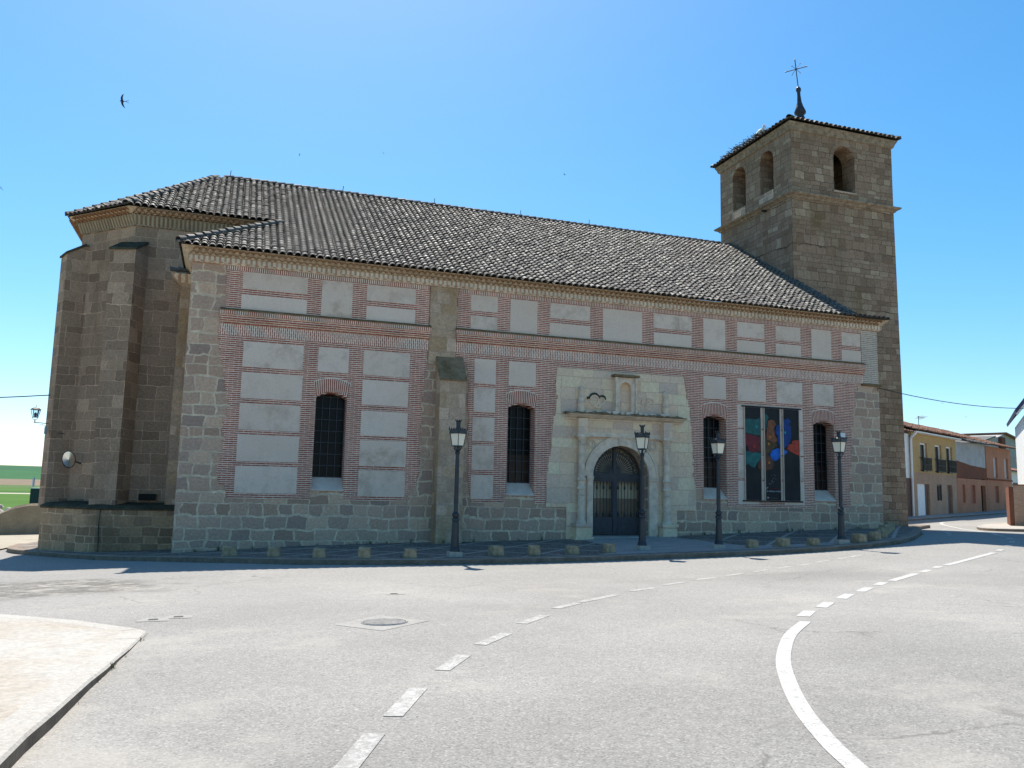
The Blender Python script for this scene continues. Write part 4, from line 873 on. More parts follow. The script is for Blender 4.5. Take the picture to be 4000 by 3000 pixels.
for i, (x, y, sc_, lb) in enumerate([(12.98, -5.19, 1.0, 'black street lamp before the stone buttress, the one farthest from the church door'),
        (18.66, -4.54, 1.02, 'black street lamp standing right in front of the iron church gate'),
        (20.93, -4.93, .97, 'black street lamp before the narrow window between portal and banner'),
        (24.91, -5.35, .97, 'black street lamp beside the last window, on the banner\'s tower side')]):
    o = lamp0 if i == 0 else copy_tree(lamp0)
    o.location = (x, y, g(x, y)+.13); o.scale = (1, 1, sc_); o.rotation_euler = (0, 0, R([0, 8, 62, 75][i])); o['label'] = lb
# ------------------------------------------------------------------ stone bollards along the kerb
BOL = [(7.55,-3.35,'squat stone bollard in shade nearest the church\'s front left corner'),(8.6,-4.2,'squat stone bollard, second along the kerb from the apse end'),(9.63,-4.95,'squat stone bollard, third along the kerb from the apse end'),(10.67,-5.3,'squat stone bollard below the first narrow window, fourth from the apse end'),(11.79,-5.4,'squat stone bollard next to the first lamp on its apse side'),
(14.12,-5.1,'squat stone bollard next to the first lamp on its door side'),(15.13,-5.2,'squat stone bollard midway between first lamp and church gate, second past that lamp'),(16.26,-5.1,'squat stone bollard, second from the gate lamp on its apse side'),(17.41,-5.0,'squat stone bollard in front of the gate just before the gate lamp'),
(21.94,-5.1,'worn stone bollard below the banner, first past the lamp beside the portal'),(22.89,-5.25,'worn stone bollard in the middle of the three below the banner'),(23.87,-5.35,'worn stone bollard next to the last lamp on its banner side'),
(25.55,-5.35,'rounded stone bollard just past the last lamp, where the kerb starts to turn'),(26.5,-4.95,'stone bollard with a dished top, second past the last lamp'),(27.4,-4.25,'stone bollard third past the last lamp, on the kerb\'s bend'),(28.25,-3.4,'shaded stone bollard fourth past the last lamp below the tower'),(29.1,-2.6,'shaded stone bollard fifth past the last lamp below the tower'),(29.95,-1.8,'shaded stone bollard last but one before the tower corner'),(30.8,-1.0,'shaded stone bollard closest to the tower corner')]
rg = random.Random(5)
for x, y, lb in BOL:
    bm = bmesh.new(); w, h = rg.uniform(.15, .175), rg.uniform(.24, .29)
    bmesh.ops.create_cube(bm, size=1); bmesh.ops.subdivide_edges(bm, edges=bm.edges[:], cuts=5, use_grid_fill=True)
    sd_ = Vector((rg.random()*9, rg.random()*9, rg.random()*9))
    from mathutils import noise as mn
    for v in bm.verts:
        p = v.co.copy()
        e = [abs(p.x) > .49, abs(p.y) > .49, p.z > .49]
        if sum(e) >= 2: p *= .93
        k = 1-.10*(p.z+.5)
        d = mn.noise_vector(p*2.3+sd_)*.045+mn.noise_vector(p*6+sd_)*.02
        v.co = Vector(((p.x*k+d.x)*2*w, (p.y*k+d.y)*2*w, (p.z+.47+d.z)*h))
    me = bpy.data.meshes.new('stone_bollard'); bm.to_mesh(me); bm.free(); me.materials.append(M['bollard'])
    me.polygons.foreach_set('use_smooth', [True]*len(me.polygons))
    o = bpy.data.objects.new('stone_bollard', me); COL.objects.link(o); o.location = (x, y, g(x, y)+.13); o.rotation_euler = (0, 0, rg.uniform(-.3, .3))
    tag(o, lb, 'bollard', 'squat stone bollards along the church kerb')
# ------------------------------------------------------------------ banner with the coloured map
BN = thing('banner', (26.37, -.08, .25), 'black three-strip banner with coloured map hanging on the brick facade', 'banner')
def bcol(name, c, v=.35): return plain(name, c, .6, v, 5)
SX = [(25.20, 25.87), (26.05, 26.71), (26.87, 27.56)]
MAP = [('teal', (.02, .10, .09), [(25.1,3.14),(25.34,3.23),(25.49,3.21),(25.67,3.21),(25.85,3.28),(25.91,3.27),(26.13,3.44),(26.22,3.31),(26.15,3.18),(26.12,3.0),(26.12,2.87),(25.96,2.78),(25.87,2.63),(25.66,2.63),(25.45,2.67),(25.1,2.72)]),
('crimson', (.16, .02, .025), [(25.1,2.65),(25.39,2.66),(25.6,2.61),(25.84,2.59),(25.83,2.39),(25.79,2.26),(25.83,2.01),(25.62,2.04),(25.53,1.97),(25.35,2.02),(25.31,2.19),(25.1,2.34)]),
('sea_green', (.02, .125, .115), [(25.1,1.99),(25.32,2.04),(25.53,1.97),(25.65,2.02),(25.89,1.96),(25.85,1.78),(25.7,1.62),(25.58,1.44),(25.46,1.46),(25.31,1.56),(25.1,1.52)]),
('clay', (.23, .075, .03), [(26.18,3.18),(26.34,3.23),(26.46,3.21),(26.55,3.07),(26.45,2.94),(26.48,2.65),(26.58,2.53),(26.56,2.42),(26.41,2.38),(26.26,2.45),(26.14,2.48),(26.11,2.64),(26.15,2.92)]),
('olive', (.085, .05, .02), [(25.84,2.62),(26.08,2.64),(26.14,2.46),(26.32,2.39),(26.56,2.38),(26.57,2.24),(26.44,2.19),(26.31,2.05),(26.13,1.94),(25.92,1.94),(25.8,2.11)]),
('umber', (.105, .042, .022), [(25.82,1.73),(25.97,1.89),(26.16,1.95),(26.31,1.85),(26.39,1.7),(26.42,1.57),(26.33,1.41),(26.11,1.36),(25.87,1.35),(25.73,1.42),(25.7,1.55)]),
('navy_blue', (.008, .045, .19), [(26.55,3.02),(26.73,3.08),(26.74,3.23),(26.95,3.27),(27.08,3.33),(27.21,3.18),(27.1,3.12),(27.19,3.02),(27.2,2.63),(27.15,2.47),(27.08,2.34),(26.89,2.2),(26.68,2.25),(26.59,2.45),(26.6,2.66),(26.49,2.76)]),
('bright_blue', (.01, .12, .48), [(26.37,2.11),(26.59,2.19),(26.71,2.15),(26.92,2.13),(27.05,2.08),(26.92,1.97),(26.73,1.89),(26.55,1.73),(26.42,1.7),(26.31,1.82),(26.25,1.95)]),
('flame_red', (.42, .05, .025), [(27.24,2.48),(27.37,2.51),(27.6,2.52),(27.6,1.94),(27.38,1.99),(27.2,2.06),(26.99,2.18),(27.08,2.34),(27.21,2.37)])]
BM = {n: bcol('map_'+n, c) for n, c, _ in MAP}
blk = plain('black_banner_cloth', (.014, .013, .013), .6, .4, 1.5)
outl = plain('map_outline', (.012, .02, .02), .6, .2)
orange = plain('map_dot', (.5, .16, .02), .6); red_dot = plain('map_red_dot', (.45, .03, .02), .6); teal_dot = plain('map_teal_dot', (.02, .25, .25), .6)
wht = plain('banner_print', (.6, .62, .65), .6, .05)
for i, (x0, x1) in enumerate(SX):
    p = MB(); p.add([(x0+(x1-x0)*k/6, -.085-.006*math.sin(k*1.7+q*.9+i), .27+3.38*q/8) for q in range(9) for k in range(7)], [(q*7+k, q*7+k+1, q*7+k+8, q*7+k+7) for q in range(8) for k in range(6)])
    strip_ = p.build('banner_strip', blk, BN)
    for nm, c, poly in MAP:
        q = clip(clip(poly, 0, x0+.006, False), 0, x1-.006, True)
        if len(q) < 3: continue
        cx, cz = sum(a[0] for a in q)/len(q), sum(a[1] for a in q)/len(q)
        big = clip(clip([(a+(.03 if a > cx else -.03), b+(.03 if b > cz else -.03)) for a, b in q], 0, x0+.004, False), 0, x1-.004, True)
        MB().plate(q, [], XZ(-.1035), XZ(-.1025)).build('map_area', BM[nm], strip_)
    for cx, cz, m_ in [(25.69, 2.94, teal_dot), (25.57, 2.21, red_dot), (26.27, 2.59, orange), (26.21, 2.33, orange), (26.21, 1.64, orange), (26.93, 2.78, teal_dot)]:
        if x0 < cx < x1: MB().plate(arc(cx, cz, .05, 0, 345, 14), [], XZ(-.1065), XZ(-.1055)).build('map_dot', m_, strip_)
    fr = MB(); fr.box(x0-.025, x0-.008, -.11, -.06, .26, 3.66); fr.box(x1+.008, x1+.025, -.11, -.06, .26, 3.66); fr.build('side_rail', M['sill'], strip_)
for z in (3.685, .235):
    fr = MB(); fr.tube([(25.08, -.085, z), (27.68, -.085, z)], .025, 8); fr.build('rod', M['black_iron'], BN)
def text(body, x, z, size, mat_, parent, y=-.108):
    c = bpy.data.curves.new('lettering', 'FONT'); c.body = body; c.size = size; c.extrude = .001; c.materials.append(mat_)
    o = bpy.data.objects.new('lettering', c); COL.objects.link(o); o.rotation_euler = (R(90), 0, 0); o.location = (x, y, z)
    bpy.context.view_layer.update()                  # turned into a plain mesh
    me = bpy.data.meshes.new_from_object(o.evaluated_get(bpy.context.evaluated_depsgraph_get())); me.transform(o.matrix_world)
    off = Vector((0, 0, 0)); q = parent
    while q: off += q.location; q = q.parent
    me.transform(Matrix.Translation(-off)); bpy.data.objects.remove(o)
    o = bpy.data.objects.new('lettering', me); COL.objects.link(o); o.parent = parent; return o
mid = [o for o in kids(BN) if o.name.startswith('banner_strip')][1]
text('de CASTILLA Y LEÓN', 26.075, .575, .068, wht, mid)
sq = MB(); rg = random.Random(2)
for a in ([(26.10, .66), (26.07, .70), (26.10, .74), (26.15, .73), (26.12, .70)],): sq.tube([(x, -.107, z) for x, z in a], .006, 4)
sq.build('emblem', wht, mid)
sq = MB()
for k in range(6):
    x = 26.22+k*.07; sq.tube([(x, -.107, .66), (x+.02, -.107, .72), (x+.035, -.107, .665), (x+.055, -.107, .70)], .005, 4)
sq.build('script_mark', plain('red_print', (.28, .04, .03), .6), mid)
sq = MB()
for k in range(16): x, z = rg.uniform(26.18, 26.5), rg.uniform(.85, 1.2); sq.lathe((x, -.106, z), [(.001, -.008), (.008, 0), (.001, .008)], 6)
sq.build('printed_specks', wht, mid)
MB().box(26.1, 26.17, -.109, -.106, .335, .395).build('logo', plain('logo_pink', (.5, .3, .32), .6), mid)
MB().box(26.22, 26.55, -.108, -.106, .345, .36).build('small_print', plain('dim_print', (.10, .11, .12), .6), mid)
# ------------------------------------------------------------------ things fixed to the church
ds = thing('round_mirror', (2.74, 4.34, 1.09), 'round cream disc tilted on a bracket against the apse wall', 'disc sign')
d_ = MB(); nrm = Vector((.30, -.93, -.16)).normalized(); up_ = Vector((-.25, .0, 1)); s_ = up_.cross(nrm).normalized(); up2 = nrm.cross(s_)
cen = Vector((2.50, 4.10, 1.10)); ring_ = [cen+(s_*.19*math.cos(R(a))+up2*.27*math.sin(R(a))) for a in range(0, 360, 15)]
d_.add(ring_+[p-nrm*.03 for p in ring_]+[cen+nrm*.035, cen-nrm*.06], [(k, (k+1) % 24, 48) for k in range(24)]+[(k, (k+1) % 24, 24+(k+1) % 24, 24+k) for k in range(24)]+[(24+k, 24+(k+1) % 24, 49) for k in range(24)])
d_.build('disc', M['disc'], ds)
d_ = MB(); d_.tube([p for p in ring_+[ring_[0]]], .014, 6, False); d_.build('rim', M['black_iron'], ds)
d_ = MB(); d_.tube([cen-nrm*.05, (2.62, 4.3, 1.05), (2.84, 4.38, .98)], .022, 6); d_.build('bracket', M['black_iron'], ds)
wl = thing('wall_lamp', (1.62, 4.85, 2.3), 'small glazed lantern on a wall bracket at the apse corner buttress', 'wall lamp')
b_ = MB(); LX, LY = 1.27, 4.9
b_.bar((1.7, 4.9, 2.28), (LX-.03, LY, 2.30), .022); b_.bar((LX, LY, 2.29), (LX, LY, 2.40), .026)
b_.tube([(1.62, 4.9, 2.16), (1.5, 4.9, 2.25), (1.42, 4.9, 2.22), (1.44, 4.9, 2.18)], .007, 4); b_.tube([(LX-.09, LY, 2.46), (LX-.05, LY, 2.40), (LX, LY, 2.39), (LX+.05, LY, 2.40), (LX+.09, LY, 2.46)], .008, 4)
b_.build('bracket', M['black_iron'], wl)
b_ = MB(); q = lambda r, k, z: (LX+r*math.cos(R(60*k+10)), LY+r*math.sin(R(60*k+10)), z)
for k in range(6):
    b_.bar(q(.085, k, 2.47), q(.145, k, 2.72), .014); b_.bar(q(.085, k, 2.47), q(.085, k+1, 2.47), .018); b_.bar(q(.15, k, 2.72), q(.15, k+1, 2.72), .018)
b_.lathe((LX, LY, 2.725), [(.17, 0), (.10, .05), (.03, .075), (.008, .085), (.006, .16)], 6, ph=R(10)); b_.lathe((LX, LY, 2.47), [(.03, 0), (.03, .05), (.04, .08), (.045, .12), (.02, .16)], 8)
b_.build('lantern', M['black_iron'], wl)
gm_ = NT('clear_lamp_glass'); gm_.b.inputs['Transmission Weight'].default_value = .92; gm_.b.inputs['IOR'].default_value = 1.05; gm_.done((.85, .93, .95), .1)
b_ = MB()
for k in range(6): b_.add([q(.083, k, 2.475), q(.083, k+1, 2.475), q(.142, k+1, 2.715), q(.142, k, 2.715)], [(0, 1, 2, 3)])
b_.build('glass', gm_.mat, wl)
jb = MB(); jb.obox((1.66, 4.66, 2.03), (.035, .014, 0), (.02, -.05, 0), (0, 0, .11)); jb.lathe((1.66, 4.66, 2.14), [(.03, 0), (.03, .05)], 6)
tag(jb.build('junction_box', plain('grey_box', (.30, .31, .3), .6)), 'small grey junction box under the wall lamp on the apse buttress', 'junction box')
MB_ = MB(); MB_.box(29.5, 29.72, -.05, -.026, 2.72, 2.9); tag(MB_.build('wall_plaque', M['white']), 'little white plate on the facade stones near the last lamp', 'plaque')
MB_ = MB(); MB_.obox((1.43, 4.75, .35), (.012, .005, 0), (.04, -.1, 0), (0, 0, .15)); tag(MB_.build('wall_notice', plain('notice_blue', (.3, .4, .5), .6)), 'pale blue notice low on the apse corner buttress', 'notice')
def cable(name, pts, r, lb):
    c = MB(); c.tube(pts, r, 6); return tag(c.build(name, M['cable']), lb, 'cable')
def sag(p, q, s, n=18):
    p, q = Vector(p), Vector(q); return [p.lerp(q, i/n)-Vector((0, 0, s*4*(i/n)*(1-i/n))) for i in range(n+1)]
cable('overhead_cable', [(31.32, -.06, 4.62), (31.28, -.1, 4.72)]+sag((31.5, -.12, 4.70), (47.0, 2.0, 5.3), .55), .015, 'dark cable strung from the facade corner across the street to the white house')
cable('overhead_cable', sag((1.72, 4.58, 3.2), (-14, 4.0, 3.35), .55), .018, 'thin cable running from the apse buttress out over the yard')
cable('wall_cable', [(1.80, 4.60, 3.2), (1.83, 4.55, 2.2), (1.84, 4.53, 1.98), (2.2, 4.62, 1.95), (2.26, 4.75, 1.9), (2.28, 4.77, 1.1)], .012, 'thin cable clipped down the apse corner buttress')
cable('drain_wire', [(3.78, 2.33, -.4), (3.76, 2.33, -.9), (3.79, 2.33, -1.4), (3.78, 2.33, -1.75)], .012, 'thin pale conduit hanging down the plinth corner')
# ------------------------------------------------------------------ covers in the road
mh = thing('manhole_cover', (9.39, -15.12, g(9.39, -15.12)), 'round ribbed iron manhole cover in a pale concrete surround', 'manhole cover')
c = MB(); sheet(c, [(8.76, -15.1), (9.45, -14.4), (9.98, -15.15), (9.25, -15.78)], .004, .5); c.build('surround', M['kerb_far'], mh, recalc=False)
c = MB(); c0 = (9.4, -15.1)
for k in range(13):
    x = -.24+.04*k; w = math.sqrt(max(.0, .27**2-x*x)); d0, d1 = Vector((.8, .6)), Vector((-.6, .8))
    a, b = Vector(c0)+d0*x-d1*w, Vector(c0)+d0*x+d1*w
    c.bar((a.x, a.y, g(a.x, a.y)+.008), (b.x, b.y, g(b.x, b.y)+.008), .022, h=.012)
rr = [(c0[0]+.29*math.cos(R(t)), c0[1]+.29*math.sin(R(t))) for t in range(0, 361, 15)]
c.tube([(x, y, g(x, y)+.008) for x, y in rr], .012, 5, False); c.build('ribs', plain('worn_iron', (.32, .30, .27), .6, .3, 12), mh)
c = MB(); sheet(c, rr[:-1], .007, .5); c.build('lid', plain('worn_lid', (.22, .21, .19), .7, .3, 12), mh, recalc=False)
for x, y, w, lb in [(6.56, -13.87, .19, 'small square valve cover in pale concrete just off the walk corner'), (6.86, -13.70, .17, 'small valve cover in pale concrete, farther of the pair by the walk corner'), (10.14, -11.86, .16, 'small valve cover alone in the asphalt beyond the manhole')]:
    o = thing('valve_cover', (x, y, g(x, y)), lb, 'valve cover', 'small utility covers in the asphalt')
    c = MB(); sheet(c, [(x-w, y-w*.8), (x+w*1.1, y-w), (x+w, y+w*.7), (x-w*.7, y+w)], .004, .5); c.build('surround', M['kerb_far'], o, recalc=False)
    c = MB(); sheet(c, [(x-.05, y-.05), (x+.07, y-.05), (x+.07, y+.05), (x-.05, y+.05)], .008, .5); c.build('lid', M['black_iron'], o, recalc=False)
# ------------------------------------------------------------------ houses along the street
HD = Vector((.9, .436, 0)).normalized(); HN = Vector((HD.y, -HD.x, 0)); H0 = Vector((47.55, 15.3, 0))
def HP(o): return lambda u, z: tuple(H0+HD*u+HN*o+Vector((0, 0, z)))
def hbox(mb, u0, u1, z0, z1, o0, o1, mi=0): return mb.prism([(u0, z0), (u1, z0), (u1, z1), (u0, z1)], HP(o1), HP(o0), mi)
def rectp(u0, z0, u1, z1): return [(u0, z0), (u1, z0), (u1, z1), (u0, z1)]
def house_mat(n_, a, b, s=2): return ground_mat(n_, a, b, s, 14, .25)
ochre = house_mat('ochre_render', (.50, .335, .155), (.44, .29, .13)); tan_b = brick('tan_brick', [(.38, .23, .15), (.45, .28, .185), (.41, .245, .155)], (.45, .34, .25), .25, .07, .009)
redr = brick('orange_brick', [(.44, .165, .09), (.50, .20, .11), (.46, .175, .095)], (.48, .30, .2), .25, .07, .009); greyr = house_mat('grey_render', (.46, .44, .41), (.36, .345, .325), 1.2); rust = house_mat('rust_render', (.21, .085, .05), (.17, .07, .045), 1)
shut = plain('roller_shutter', (.5, .45, .42), .6); redsh = plain('red_shutter', (.30, .10, .06), .6); brownd = plain('brown_door', (.14, .08, .06), .6)
def opening(par, name, u0, z0, u1, z1, mats, depth=.16, rail=False, frame=True):
    w = MB(); hbox(w, u0, u1, z0, z1, -depth-.03, -depth); o = w.build(name, mats, par)
    if frame:
        f = MB(); t = .11
        for a in ((u0, u0+t, z0, z1), (u1-t, u1, z0, z1), (u0+t, u1-t, z1-t, z1)): hbox(f, *a, -depth+.001, -depth+.05)
        f.build('frame', M['white'], o)
    if rail:
        f = MB(); hbox(f, u0-.15, u1+.15, z0+.86, z0+.9, .22, .26); hbox(f, u0-.15, u1+.15, z0+.05, z0+.09, .22, .26); hbox(f, u0-.15, u1+.15, z0+.45, z0+.48, .22, .25)
        k = u0-.15
        while k <= u1+.15: hbox(f, k, k+.025, z0+.05, z0+.88, .225, .25); k += .11
        for k in (u0-.15, u1+.11): hbox(f, k, k+.04, z0+.86, z0+.9, 0, .24); hbox(f, k, k+.04, z0+.05, z0+.09, 0, .24)
        f.build('railing', M['black_iron'], o)
    return o
def house_roof(par, u0, u1, z, ov=.45, dp=5.0, rise=1.7, mat_=None):
    r_ = MB(); a, b = HP(ov), HP(-dp)
    tile_plane(r_, a(u0, z), HD, [a(u0, z), a(u1, z), b(u1, z+rise), b(u0, z+rise)], .3, .42, .12, .5)
    r_.add([b(u0, z+rise), b(u1, z+rise), HP(-2*dp)(u1, z), HP(-2*dp)(u0, z)], [(0, 1, 2, 3)], 1)
    return r_.build('roof', [mat_ or M['tile_house'], M['tile_bed']], par, recalc=False)
yh = thing('house', tuple(H0+HD*5), 'ochre and tan house with three upstairs windows behind iron railings', 'house', 'terraced houses along the street')
yh.location.z = -.7
YO = [(2.45, 2.28, 3.72, 4.15), (5.15, 2.28, 6.4, 4.16), (7.35, 2.3, 8.55, 4.17)]
MB().plate(rectp(.9, 2.2, 9.3, 4.78), [rectp(*q) for q in YO], HP(.02), HP(-.3)).build('upper_wall', ochre, yh)
MB().plate(rectp(.9, -2, 9.3, 2.198), [rectp(1.75, -.6, 3.9, 1.47), rectp(5.3, .43, 6.2, 1.5), rectp(7.34, -.6, 8.32, 1.5)], HP(.0), HP(-.3)).build('lower_wall', tan_b, yh)
bk = MB(); hbox(bk, .9, 9.3, -2, 4.78, -9, -.301); bk.build('body', greyr, yh)
for q in YO: opening(yh, 'window', *q, M['glass'], .16, True)
opening(yh, 'garage_door', 1.75, -.6, 3.3, 1.47, M['white'], .1, frame=False); opening(yh, 'side_panel', 3.31, -.6, 3.9, 1.47, brownd, .12, frame=False)
sw_ = opening(yh, 'barred_window', 5.3, .43, 6.2, 1.5, M['glass'], .16)
f = MB()
for k in range(7): hbox(f, 5.33+k*.14, 5.36+k*.14, .44, 1.49, -.04, -.015)
f.build('bars', M['black_iron'], sw_)
opening(yh, 'door', 7.34, -.6, 8.32, 1.5, brownd, .14, frame=False)
f = MB(); hbox(f, .8, 9.35, 4.70, 4.78, .03, .42); f.build('gutter', M['white'], yh)
f = MB(); f.tube([HP(.35)(1.0, 4.7), HP(.1)(.8, 4.4), HP(.08)(.75, 4.2), HP(.08)(.7, -.75)], .07, 8); f.build('downpipe', M['white'], yh)
house_roof(yh, .6, 10.3, 4.86)
lh = thing('house', tuple(H0+HD*-3), 'plain pale house end beside the church tower with dark lower storey', 'house', 'terraced houses along the street'); lh.location.z = -.7
f = MB(); hbox(f, -9, .895, 1.8, 4.6, -9, -.1); f.build('upper_wall', M['white'], lh)
f = MB(); hbox(f, -9, .895, -2, 1.798, -9, -.08); f.build('lower_wall', brownd, lh); house_roof(lh, -9, .58, 4.68, .2)
gh = thing('house', tuple(H0+HD*12.6), 'house with blue-grey rendered upper wall over a brick shopfront', 'house', 'terraced houses along the street'); gh.location.z = -.6
MB().prism([(9.302, 3.3), (12.5, 3.05), (16.1, 2.95), (16.1, 4.72), (9.302, 4.62)], HP(-.02), HP(-.3)).build('upper_wall', greyr, gh)
MB().prism([(9.302, 2.05), (16.1, 2.15), (16.1, 2.948), (12.5, 3.048), (9.302, 3.298)], HP(.0), HP(-.3)).build('rust_wall', rust, gh)
GL = [(10.4, .32, 10.98, 1.61), (12.3, .3, 13.25, 1.61), (14.58, -.5, 15.68, 1.62)]
MB().plate(rectp(9.302, -2, 16.1, 2.048), [rectp(*q) for q in GL], HP(.02), HP(-.3)).build('lower_wall', redr, gh)
bk = MB(); hbox(bk, 9.302, 16.1, -2, 4.6, -9, -.301); bk.build('body', greyr, gh)
for q in GL[:2]: opening(gh, 'shutter', *q, redsh, .1, frame=False)
opening(gh, 'door', *GL[2], M['glass'], .2, frame=False)
house_roof(gh, 9.2, 16.0, 4.72, .3, mat_=M['tile'])
rh = thing('house', tuple(H0+HD*19), 'orange brick house with two tall pale shuttered windows upstairs', 'house', 'terraced houses along the street'); rh.location.z = -.4
RO = [(17.88, 2.3, 18.9, 3.9), (20.72, 2.3, 21.75, 3.92), (17.9, .37, 18.95, 1.65), (20.85, -.4, 21.6, 1.62)]
MB().plate(rectp(16.102, -2, 22.6, 4.68), [rectp(*q) for q in RO], HP(.04), HP(-.3)).build('wall', redr, rh)
bk = MB(); hbox(bk, 16.102, 22.6, -2, 4.68, -9, -.301); bk.build('body', redr, rh)
for q in RO[:2]: opening(rh, 'shutter', *q, shut, .1, frame=False)
opening(rh, 'shutter', *RO[2], redsh, .1, frame=False); opening(rh, 'door', *RO[3], M['glass'], .2, frame=False)
f = MB(); hbox(f, 16.1, 22.62, 2.1, 2.2, .041, .12); f.build('string_course', rust, rh)
house_roof(rh, 15.9, 23.1, 4.76, .4)
def antenna(u, z, o, lb):
    A = Vector(HP(o)(u, z)); m_ = MB(); m_.tube([A-Vector((0, 0, .8)), A+Vector((0, 0, .8))], .025, 5); top = A+Vector((0, 0, .72))
    m_.tube([top-HD*.2, top+HD*1.3], .018, 4)
    for k in range(6): c = top+HD*(k*.24); m_.tube([c-HN*.3-Vector((0, 0, .1)), c+HN*.3+Vector((0, 0, .1))], .012, 4)
    tag(m_.build('tv_antenna', M['black_iron']), lb, 'antenna', 'television antennas on the roofs')
antenna(14.0, 6.2, -4, 'television antenna on the roof of the blue-grey house'); antenna(20.3, 7.3, -9.5, 'television antenna on the gabled grey house behind')
bh = thing('house', tuple(H0+HD*58-HN*10), 'taller plain grey gabled house behind the brick terrace', 'house'); bh.location.z = -.5
f = MB(); f.prism([(49.5, -2), (72, -2), (72, 7.6), (66, 8.5), (59.6, 8.7), (57.1, 8.2), (55.6, 8.1), (49.5, 7.05)], HP(-10), HP(-16)); f.build('wall', greyr, bh)
f = MB(); f.prism([(59.5, 8.71), (72.3, 7.62), (72.3, 7.85), (59.3, 8.92)], HP(-9.6), HP(-16)); f.build('roof', M['tile_house'], bh)
f = MB(); f.prism([(49.2, 7.0), (55.6, 8.11), (55.6, 8.25), (49.2, 7.14)], HP(-9.8), HP(-16)); f.build('side_roof', M['tile'], bh)
f = MB(); hbox(f, 57.2, 58.6, 6.0, 8.2, -10.3, -9.6); f.build('chimney_stack', rust, bh)
f = MB(); hbox(f, 63.6, 65.3, 5.3, 6.2, -10.04, -9.99); f.build('window', M['glass'], bh)
oh = thing('outbuilding', tuple(H0+HD*36-HN*3), 'low pale outbuilding with tiled roof at the end of the terrace', 'outbuilding'); oh.location.z = -.4
f = MB(); hbox(f, 34.0, 42, -2, 3.3, -8, -3.0); f.build('wall', M['white'], oh)
f = MB(); hbox(f, 34.8, 36.7, -1, 2.3, -3.02, -2.98); f.build('door', brownd, oh)
f = MB(); f.prism([(-2.6, 3.3), (-8, 4.5), (-8, 4.62), (-2.6, 3.44)], lambda o, z: HP(o)(33.8, z), lambda o, z: HP(o)(42.2, z)); f.build('roof', M['tile_house'], oh)
# white house and its garden wall at the right edge
CR, CF = Vector((.68, -.733, 0)), Vector((.733, .68, 0))
WO = Vector((40.9, 2.8, 0))
def WP(o): return lambda u, z: tuple(WO+CR*u+CF*o+Vector((0, 0, z)))
gw = thing('garden_wall', (41.5, 2.8, -.8), 'tan brick garden wall before the white house at the street corner', 'wall')
MB().prism(rectp(.40, -1.5, 6, 1.16), WP(0), WP(.28)).build('brickwork', tan_b, gw)
MB().prism(rectp(.36, 1.162, 6, 1.21), WP(-.03), WP(.31)).build('coping', M['tile_house'], gw)
MB().prism(rectp(.22, -1.5, .395, 1.1), WP(.02), WP(3.0)).build('return_wall', rust, gw)
WO = WO+CR*.2
wh = thing('house', (44, 3.5, -.8), 'white gabled house with blue band under the eave at the frame edge', 'house')
MB().prism([(.87, -1.5), (8, -1.5), (8, 4.5), (4.4, 9.0), (.87, 4.48)], WP(1.5), WP(9)).build('wall', M['white'], wh)
MB().prism(rectp(.86, 4.04, 8, 4.44), WP(1.47), WP(1.499)).build('blue_band', plain('blue_band', (.10, .36, .60), .6), wh)
MB().prism([(.55, 4.56), (4.4, 9.75), (8.3, 4.7), (8.3, 4.95), (4.4, 10.1), (.5, 4.72)], WP(1.2), WP(9.5)).build('roof', plain('dark_blue_fascia', (.07, .07, .14), .6), wh)
MB().prism([(.60, 4.46), (4.4, 9.5), (4.4, 9.72), (.56, 4.56)], WP(1.22), WP(1.47)).build('fascia', M['white'], wh)
MB().prism(rectp(1.0, 2.3, 1.5, 3.5), WP(1.47), WP(1.49)).build('window', M['glass'], wh)
# ------------------------------------------------------------------ behind the yard at the left
aw2 = MB(); pts = smoothpath([(-16, 26.6), (-9, 25.6), (-5.6, 25.3), (-3.2, 25.0), (1.5, 24.4)], 6); rg = random.Random(9); vs = []
for i, (x, y) in enumerate(pts):
    t = (x+16)/17.5; h = (.7+.4*smooth(.3, .6, t)+.65*smooth(.64, .77, t))+rg.uniform(-.05, .05); z = g(x, y)-.1
    vs += [(x, y-.28, z-.3), (x, y-.25, z+h-.08), (x, y-.1, z+h+rg.uniform(0, .06)), (x, y+.15, z+h+rg.uniform(-.03, .05)), (x, y+.28, z-.3)]
aw2.add(vs, [(i*5+k, (i+1)*5+k, (i+1)*5+k+1, i*5+k+1) for i in range(len(pts)-1) for k in range(4)])
tag(aw2.build('earth_wall', ground_mat('adobe', (.36, .29, .19), (.27, .215, .14), 1.5, 12, .8)), 'low earthen wall with rounded top closing the sandy yard', 'wall')
rb = MB(); rg = random.Random(21)
for k in range(140):
    x, y = rg.gauss(-6.6, 1.5), rg.gauss(37, 2.5); s_ = rg.uniform(.15, .5); z = terrain(x, y)+rg.uniform(0, 1)*max(0, 1.9-.35*abs(x+6.6)-.12*abs(y-37))
    rb.lathe((x, y, z-s_*.3), [(s_*.8, 0), (s_, s_*.3), (s_*.6, s_*.7), (s_*.15, s_*.85)], 6, ph=rg.random()*3, lean=(rg.uniform(-.4, .4), rg.uniform(-.4, .4)))
tag(rb.build('rubble', M['lampfoot']), kind='stuff')
sh_ = thing('field_hut', (-22.4, 133.5, -4.1), 'small dark green hut with pale flat roof out in the field', 'hut')
CF = Vector((.321, .947, 0)); U = Vector((.947, -.32, 0)); SC = Vector((-22.2, 133.5, -3.3))
f = MB(); f.obox(SC+Vector((0, 0, .8)), U*1.08, CF*1.2, (0, 0, 1.75)); f.build('wall', plain('hut_green', (.035, .05, .05), .7), sh_)
f = MB(); f.obox(SC+Vector((0, 0, 2.63)), U*1.2, CF*1.35, (0, 0, .07)); f.build('roof', M['white'], sh_)
